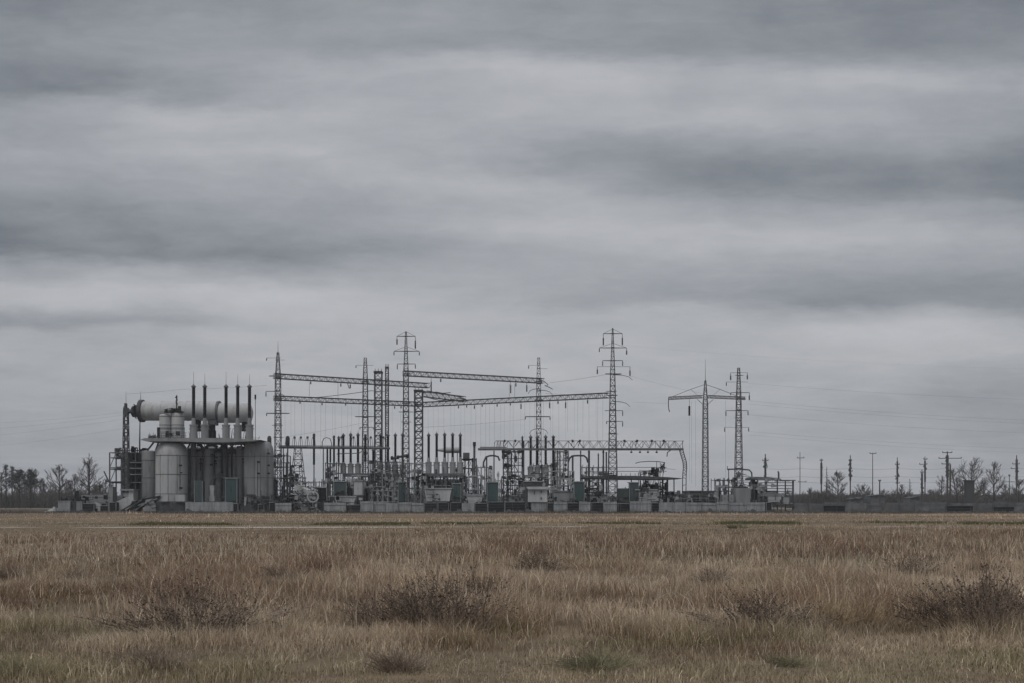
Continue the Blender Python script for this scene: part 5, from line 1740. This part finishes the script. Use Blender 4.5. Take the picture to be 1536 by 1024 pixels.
shrub(1240, 942, 60, 52, 'golden brown grass tuft right of the thin open shrub', 220, 'stem_gold', 0, 41, 'tuft', 'grass_tuft', 'grass tufts in the field', .004, 1, None, 1.2)
shrub(1300, 940, 70, 46, 'golden brown grass tuft left of the dense dark shrub', 200, 'stem_gold', 0, 42, 'tuft', 'grass_tuft', 'grass tufts in the field', .004, 1, None, 1.2)
shrub(603, 1004, 54, 42, 'brown rounded grass tuft at the bottom of the middle foreground', 240, 'stem', 0, 43, 'tuft', 'grass_tuft', 'grass tufts in the field', .003, 1, None, 1.5)
shrub(908, 998, 84, 32, 'green grass tuft in the near foreground right of the middle', 340, 'stem_green', 0, 44, 'tuft', 'grass_tuft', 'grass tufts in the field', .0032, 1, None, 1.5)
shrub(20, 1010, 80, 36, 'dark green grass tuft in the lower left corner', 300, 'stem_green', 0, 45, 'tuft', 'grass_tuft', 'grass tufts in the field', .0032, 1, None, 1.4)
shrub(228, 1000, 76, 34, 'dark brown grass tuft in the lower left foreground', 240, 'stem_dark', 0, 46, 'tuft', 'grass_tuft', 'grass tufts in the field', .003, 1, None, 1.5)
shrub(1195, 996, 60, 20, 'low green tuft in the near foreground on the right', 180, 'stem_green', 0, 47, 'tuft', 'grass_tuft', 'grass tufts in the field', .003, 1, None, 1.5)
shrub(1108, 792, 26, 9, 'small dark green clump beside the track on the right', 120, 'stem_green', 0, 48, 'tuft', 'grass_tuft', 'grass tufts in the field', .02, 1, None, 1.2)
shrub(735, 896, 60, 30, 'small dry brown scrub right of the middle shrub and further off', 80, 'stem', 3, 49, r=.005)
shrub(1360, 862, 80, 26, 'low dark red scrub beyond the right edge shrub', 110, 'stem', 3, 50, r=.006)

# ------------------------------------------------------------------ sky, sun, air, camera
EL, AZ = math.radians(60), math.radians(212)       # sun height; compass-style turn used by the sky (0 = +Y)
w = bpy.data.worlds.new('World')
scene.world = w
w.use_nodes = True
t = w.node_tree
bg = t.nodes['Background']
bg.inputs['Strength'].default_value = .1
sky = t.nodes.new('ShaderNodeTexSky')
sky.sky_type = 'NISHITA'
sky.sun_disc = False
sky.sun_elevation = EL
sky.sun_rotation = AZ
sky.air_density = 1.5
sky.dust_density = 4


def mth(op, a, b=None, c_=None, clamp=False):
    n = t.nodes.new('ShaderNodeMath')
    n.operation = op
    n.use_clamp = clamp
    for i, s in enumerate((a, b, c_)):
        if s is None:
            continue
        if isinstance(s, (int, float)):
            n.inputs[i].default_value = s
        else:
            t.links.new(s, n.inputs[i])
    return n.outputs[0]


tc = t.nodes.new('ShaderNodeTexCoord')
sp = t.nodes.new('ShaderNodeSeparateXYZ')
t.links.new(tc.outputs['Generated'], sp.inputs[0])
dx, dy, dz = sp.outputs
ay = mth('MAXIMUM', mth('ABSOLUTE', dy), .12)
u = mth('DIVIDE', dx, ay)
v = mth('DIVIDE', dz, ay)


def comb(a, b, c_=0.):
    n = t.nodes.new('ShaderNodeCombineXYZ')
    for i, s in enumerate((a, b, c_)):
        if isinstance(s, (int, float)):
            n.inputs[i].default_value = s
        else:
            t.links.new(s, n.inputs[i])
    return n.outputs[0]


def noise(vec, scale, detail, rough=.55, dist=0.):
    n = t.nodes.new('ShaderNodeTexNoise')
    n.inputs['Scale'].default_value = scale
    n.inputs['Detail'].default_value = detail
    n.inputs['Roughness'].default_value = rough
    n.inputs['Distortion'].default_value = dist
    t.links.new(vec, n.inputs['Vector'])
    return n.outputs['Fac']


zz = mth('ADD', mth('MAXIMUM', dz, 0.), .07)
pp = comb(mth('DIVIDE', dx, zz), mth('DIVIDE', dy, zz))        # flat cloud layer overhead
wu = noise(comb(mth('MULTIPLY', u, 3.4), mth('MULTIPLY', v, 9.), 3.), 1., 7, .66)
wv = noise(comb(mth('MULTIPLY', u, 2.2), mth('MULTIPLY', v, 8.), 9.), 1.4, 8, .68)
un = mth('ADD', u, mth('MULTIPLY', mth('SUBTRACT', wu, .5), .28))
vn = mth('ADD', v, mth('MULTIPLY', mth('SUBTRACT', wv, .5), .066))
total = None
# cloud bands, and vignette darkening painted in at corners and edges: centre column,row, half width, rise above, fall below, strength (rows/columns as seen from the field)
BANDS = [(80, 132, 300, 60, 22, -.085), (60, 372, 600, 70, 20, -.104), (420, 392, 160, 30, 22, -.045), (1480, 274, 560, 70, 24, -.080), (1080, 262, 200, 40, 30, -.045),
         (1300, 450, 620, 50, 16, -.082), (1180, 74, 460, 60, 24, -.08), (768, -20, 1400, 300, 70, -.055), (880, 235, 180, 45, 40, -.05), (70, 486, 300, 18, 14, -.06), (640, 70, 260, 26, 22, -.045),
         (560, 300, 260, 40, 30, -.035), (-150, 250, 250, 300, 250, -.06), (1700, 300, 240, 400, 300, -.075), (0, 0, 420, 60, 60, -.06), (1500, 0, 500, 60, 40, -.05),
         (300, 172, 200, 16, 22, .05), (330, 238, 240, 24, 22, .05), (640, 278, 220, 22, 22, .055), (860, 118, 130, 30, 34, .06), (560, 100, 220, 20, 20, .03),
         (1020, 180, 260, 22, 22, .05), (1330, 122, 260, 22, 26, .045), (1160, 350, 420, 22, 34, .06), (760, 300, 160, 30, 60, .04), (120, 438, 420, 16, 32, .075),
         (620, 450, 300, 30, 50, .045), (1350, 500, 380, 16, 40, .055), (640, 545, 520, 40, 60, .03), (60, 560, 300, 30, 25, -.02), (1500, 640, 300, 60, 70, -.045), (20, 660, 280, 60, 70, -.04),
         (768, 700, 420, 60, 50, .015)]
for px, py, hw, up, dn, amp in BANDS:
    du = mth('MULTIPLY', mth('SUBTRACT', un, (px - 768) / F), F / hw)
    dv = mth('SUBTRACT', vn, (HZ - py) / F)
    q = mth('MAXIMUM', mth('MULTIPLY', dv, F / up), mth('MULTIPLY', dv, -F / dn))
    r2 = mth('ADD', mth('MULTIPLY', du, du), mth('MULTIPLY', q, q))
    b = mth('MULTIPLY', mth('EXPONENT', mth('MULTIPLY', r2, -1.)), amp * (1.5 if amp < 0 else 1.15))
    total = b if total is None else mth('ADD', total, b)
nA = mth('MULTIPLY', mth('SUBTRACT', noise(pp, .75, 9, .66, .5), .5), .20)
nB = mth('MULTIPLY', mth('SUBTRACT', noise(comb(mth('MULTIPLY', u, 3.2), mth('MULTIPLY', v, 15.), 21.), 1.6, 10, .66), .5), .095)
nD = mth('MULTIPLY', mth('SUBTRACT', noise(comb(mth('MULTIPLY', u, 4.2), mth('MULTIPLY', v, 10.5), 63.), 1.5, 9, .6, .5), .5), .13)
nC = mth('MULTIPLY', mth('SUBTRACT', noise(comb(mth('MULTIPLY', un, 5.), mth('MULTIPLY', vn, 24.), 41.), 2.2, 8, .62, .6), .5), .08)
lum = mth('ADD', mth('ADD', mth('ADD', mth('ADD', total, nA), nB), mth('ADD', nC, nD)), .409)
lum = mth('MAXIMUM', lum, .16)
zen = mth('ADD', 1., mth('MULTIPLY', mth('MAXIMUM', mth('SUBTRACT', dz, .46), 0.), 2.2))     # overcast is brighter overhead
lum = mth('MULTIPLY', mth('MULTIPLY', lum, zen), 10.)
tint = t.nodes.new('ShaderNodeValToRGB')
tint.color_ramp.elements[0].position = .15
tint.color_ramp.elements[0].color = (.90, 1.0, 1.13, 1)
tint.color_ramp.elements[1].position = .45
tint.color_ramp.elements[1].color = (.98, 1.0, 1.055, 1)
t.links.new(mth('MULTIPLY', lum, .1), tint.inputs['Fac'])
vm = t.nodes.new('ShaderNodeVectorMath')
vm.operation = 'SCALE'
t.links.new(tint.outputs['Color'], vm.inputs[0])
t.links.new(lum, vm.inputs['Scale'])
mx = t.nodes.new('ShaderNodeMix')
mx.data_type = 'RGBA'
mx.inputs['Factor'].default_value = .96
t.links.new(sky.outputs['Color'], mx.inputs['A'])
t.links.new(vm.outputs[0], mx.inputs['B'])
t.links.new(mx.outputs['Result'], bg.inputs['Color'])

sl = bpy.data.lights.new('sun', 'SUN')
sl.energy = 1.1
sl.angle = math.radians(24)
sl.color = (1, .97, .93)
so = bpy.data.objects.new('sun', sl)
COL.objects.link(so)
# the sun stands behind the camera's left shoulder
sd_ = Vector((math.sin(AZ) * math.cos(EL), math.cos(AZ) * math.cos(EL), math.sin(EL)))
so.rotation_euler = sd_.to_track_quat('Z', 'Y').to_euler()
so.location = (0, 0, 60)

HAZE = .00028
if HAZE:
    hm = bpy.data.materials.new('haze')
    hm.use_nodes = True
    ht = hm.node_tree
    for n in list(ht.nodes):
        if n.type != 'OUTPUT_MATERIAL':
            ht.nodes.remove(n)
    pv = ht.nodes.new('ShaderNodeVolumePrincipled')
    pv.inputs['Color'].default_value = (.93, .95, 1, 1)
    pv.inputs['Density'].default_value = HAZE
    ht.links.new(pv.outputs[0], [n for n in ht.nodes if n.type == 'OUTPUT_MATERIAL'][0].inputs['Volume'])
    hb = MB().box(-2600, 2600, -120, 2600, -1, 40).build('haze', hm, None, kind='stuff', label='thin grey haze in the air')

cam = bpy.data.cameras.new('camera')
cam.lens = 35
cam.sensor_width = 36
cam.shift_y = (HZ - 512) / 1536
cam.clip_end = 8000
co = bpy.data.objects.new('camera', cam)
COL.objects.link(co)
co.location = (0, 0, CH)
co.rotation_euler = (math.radians(90), 0, 0)
scene.camera = co
scene.view_settings.view_transform = 'Standard'
scene.view_settings.look = 'None'
scene.view_settings.exposure = 0
scene.cycles.volume_bounces = 0
scene.cycles.max_bounces = 5
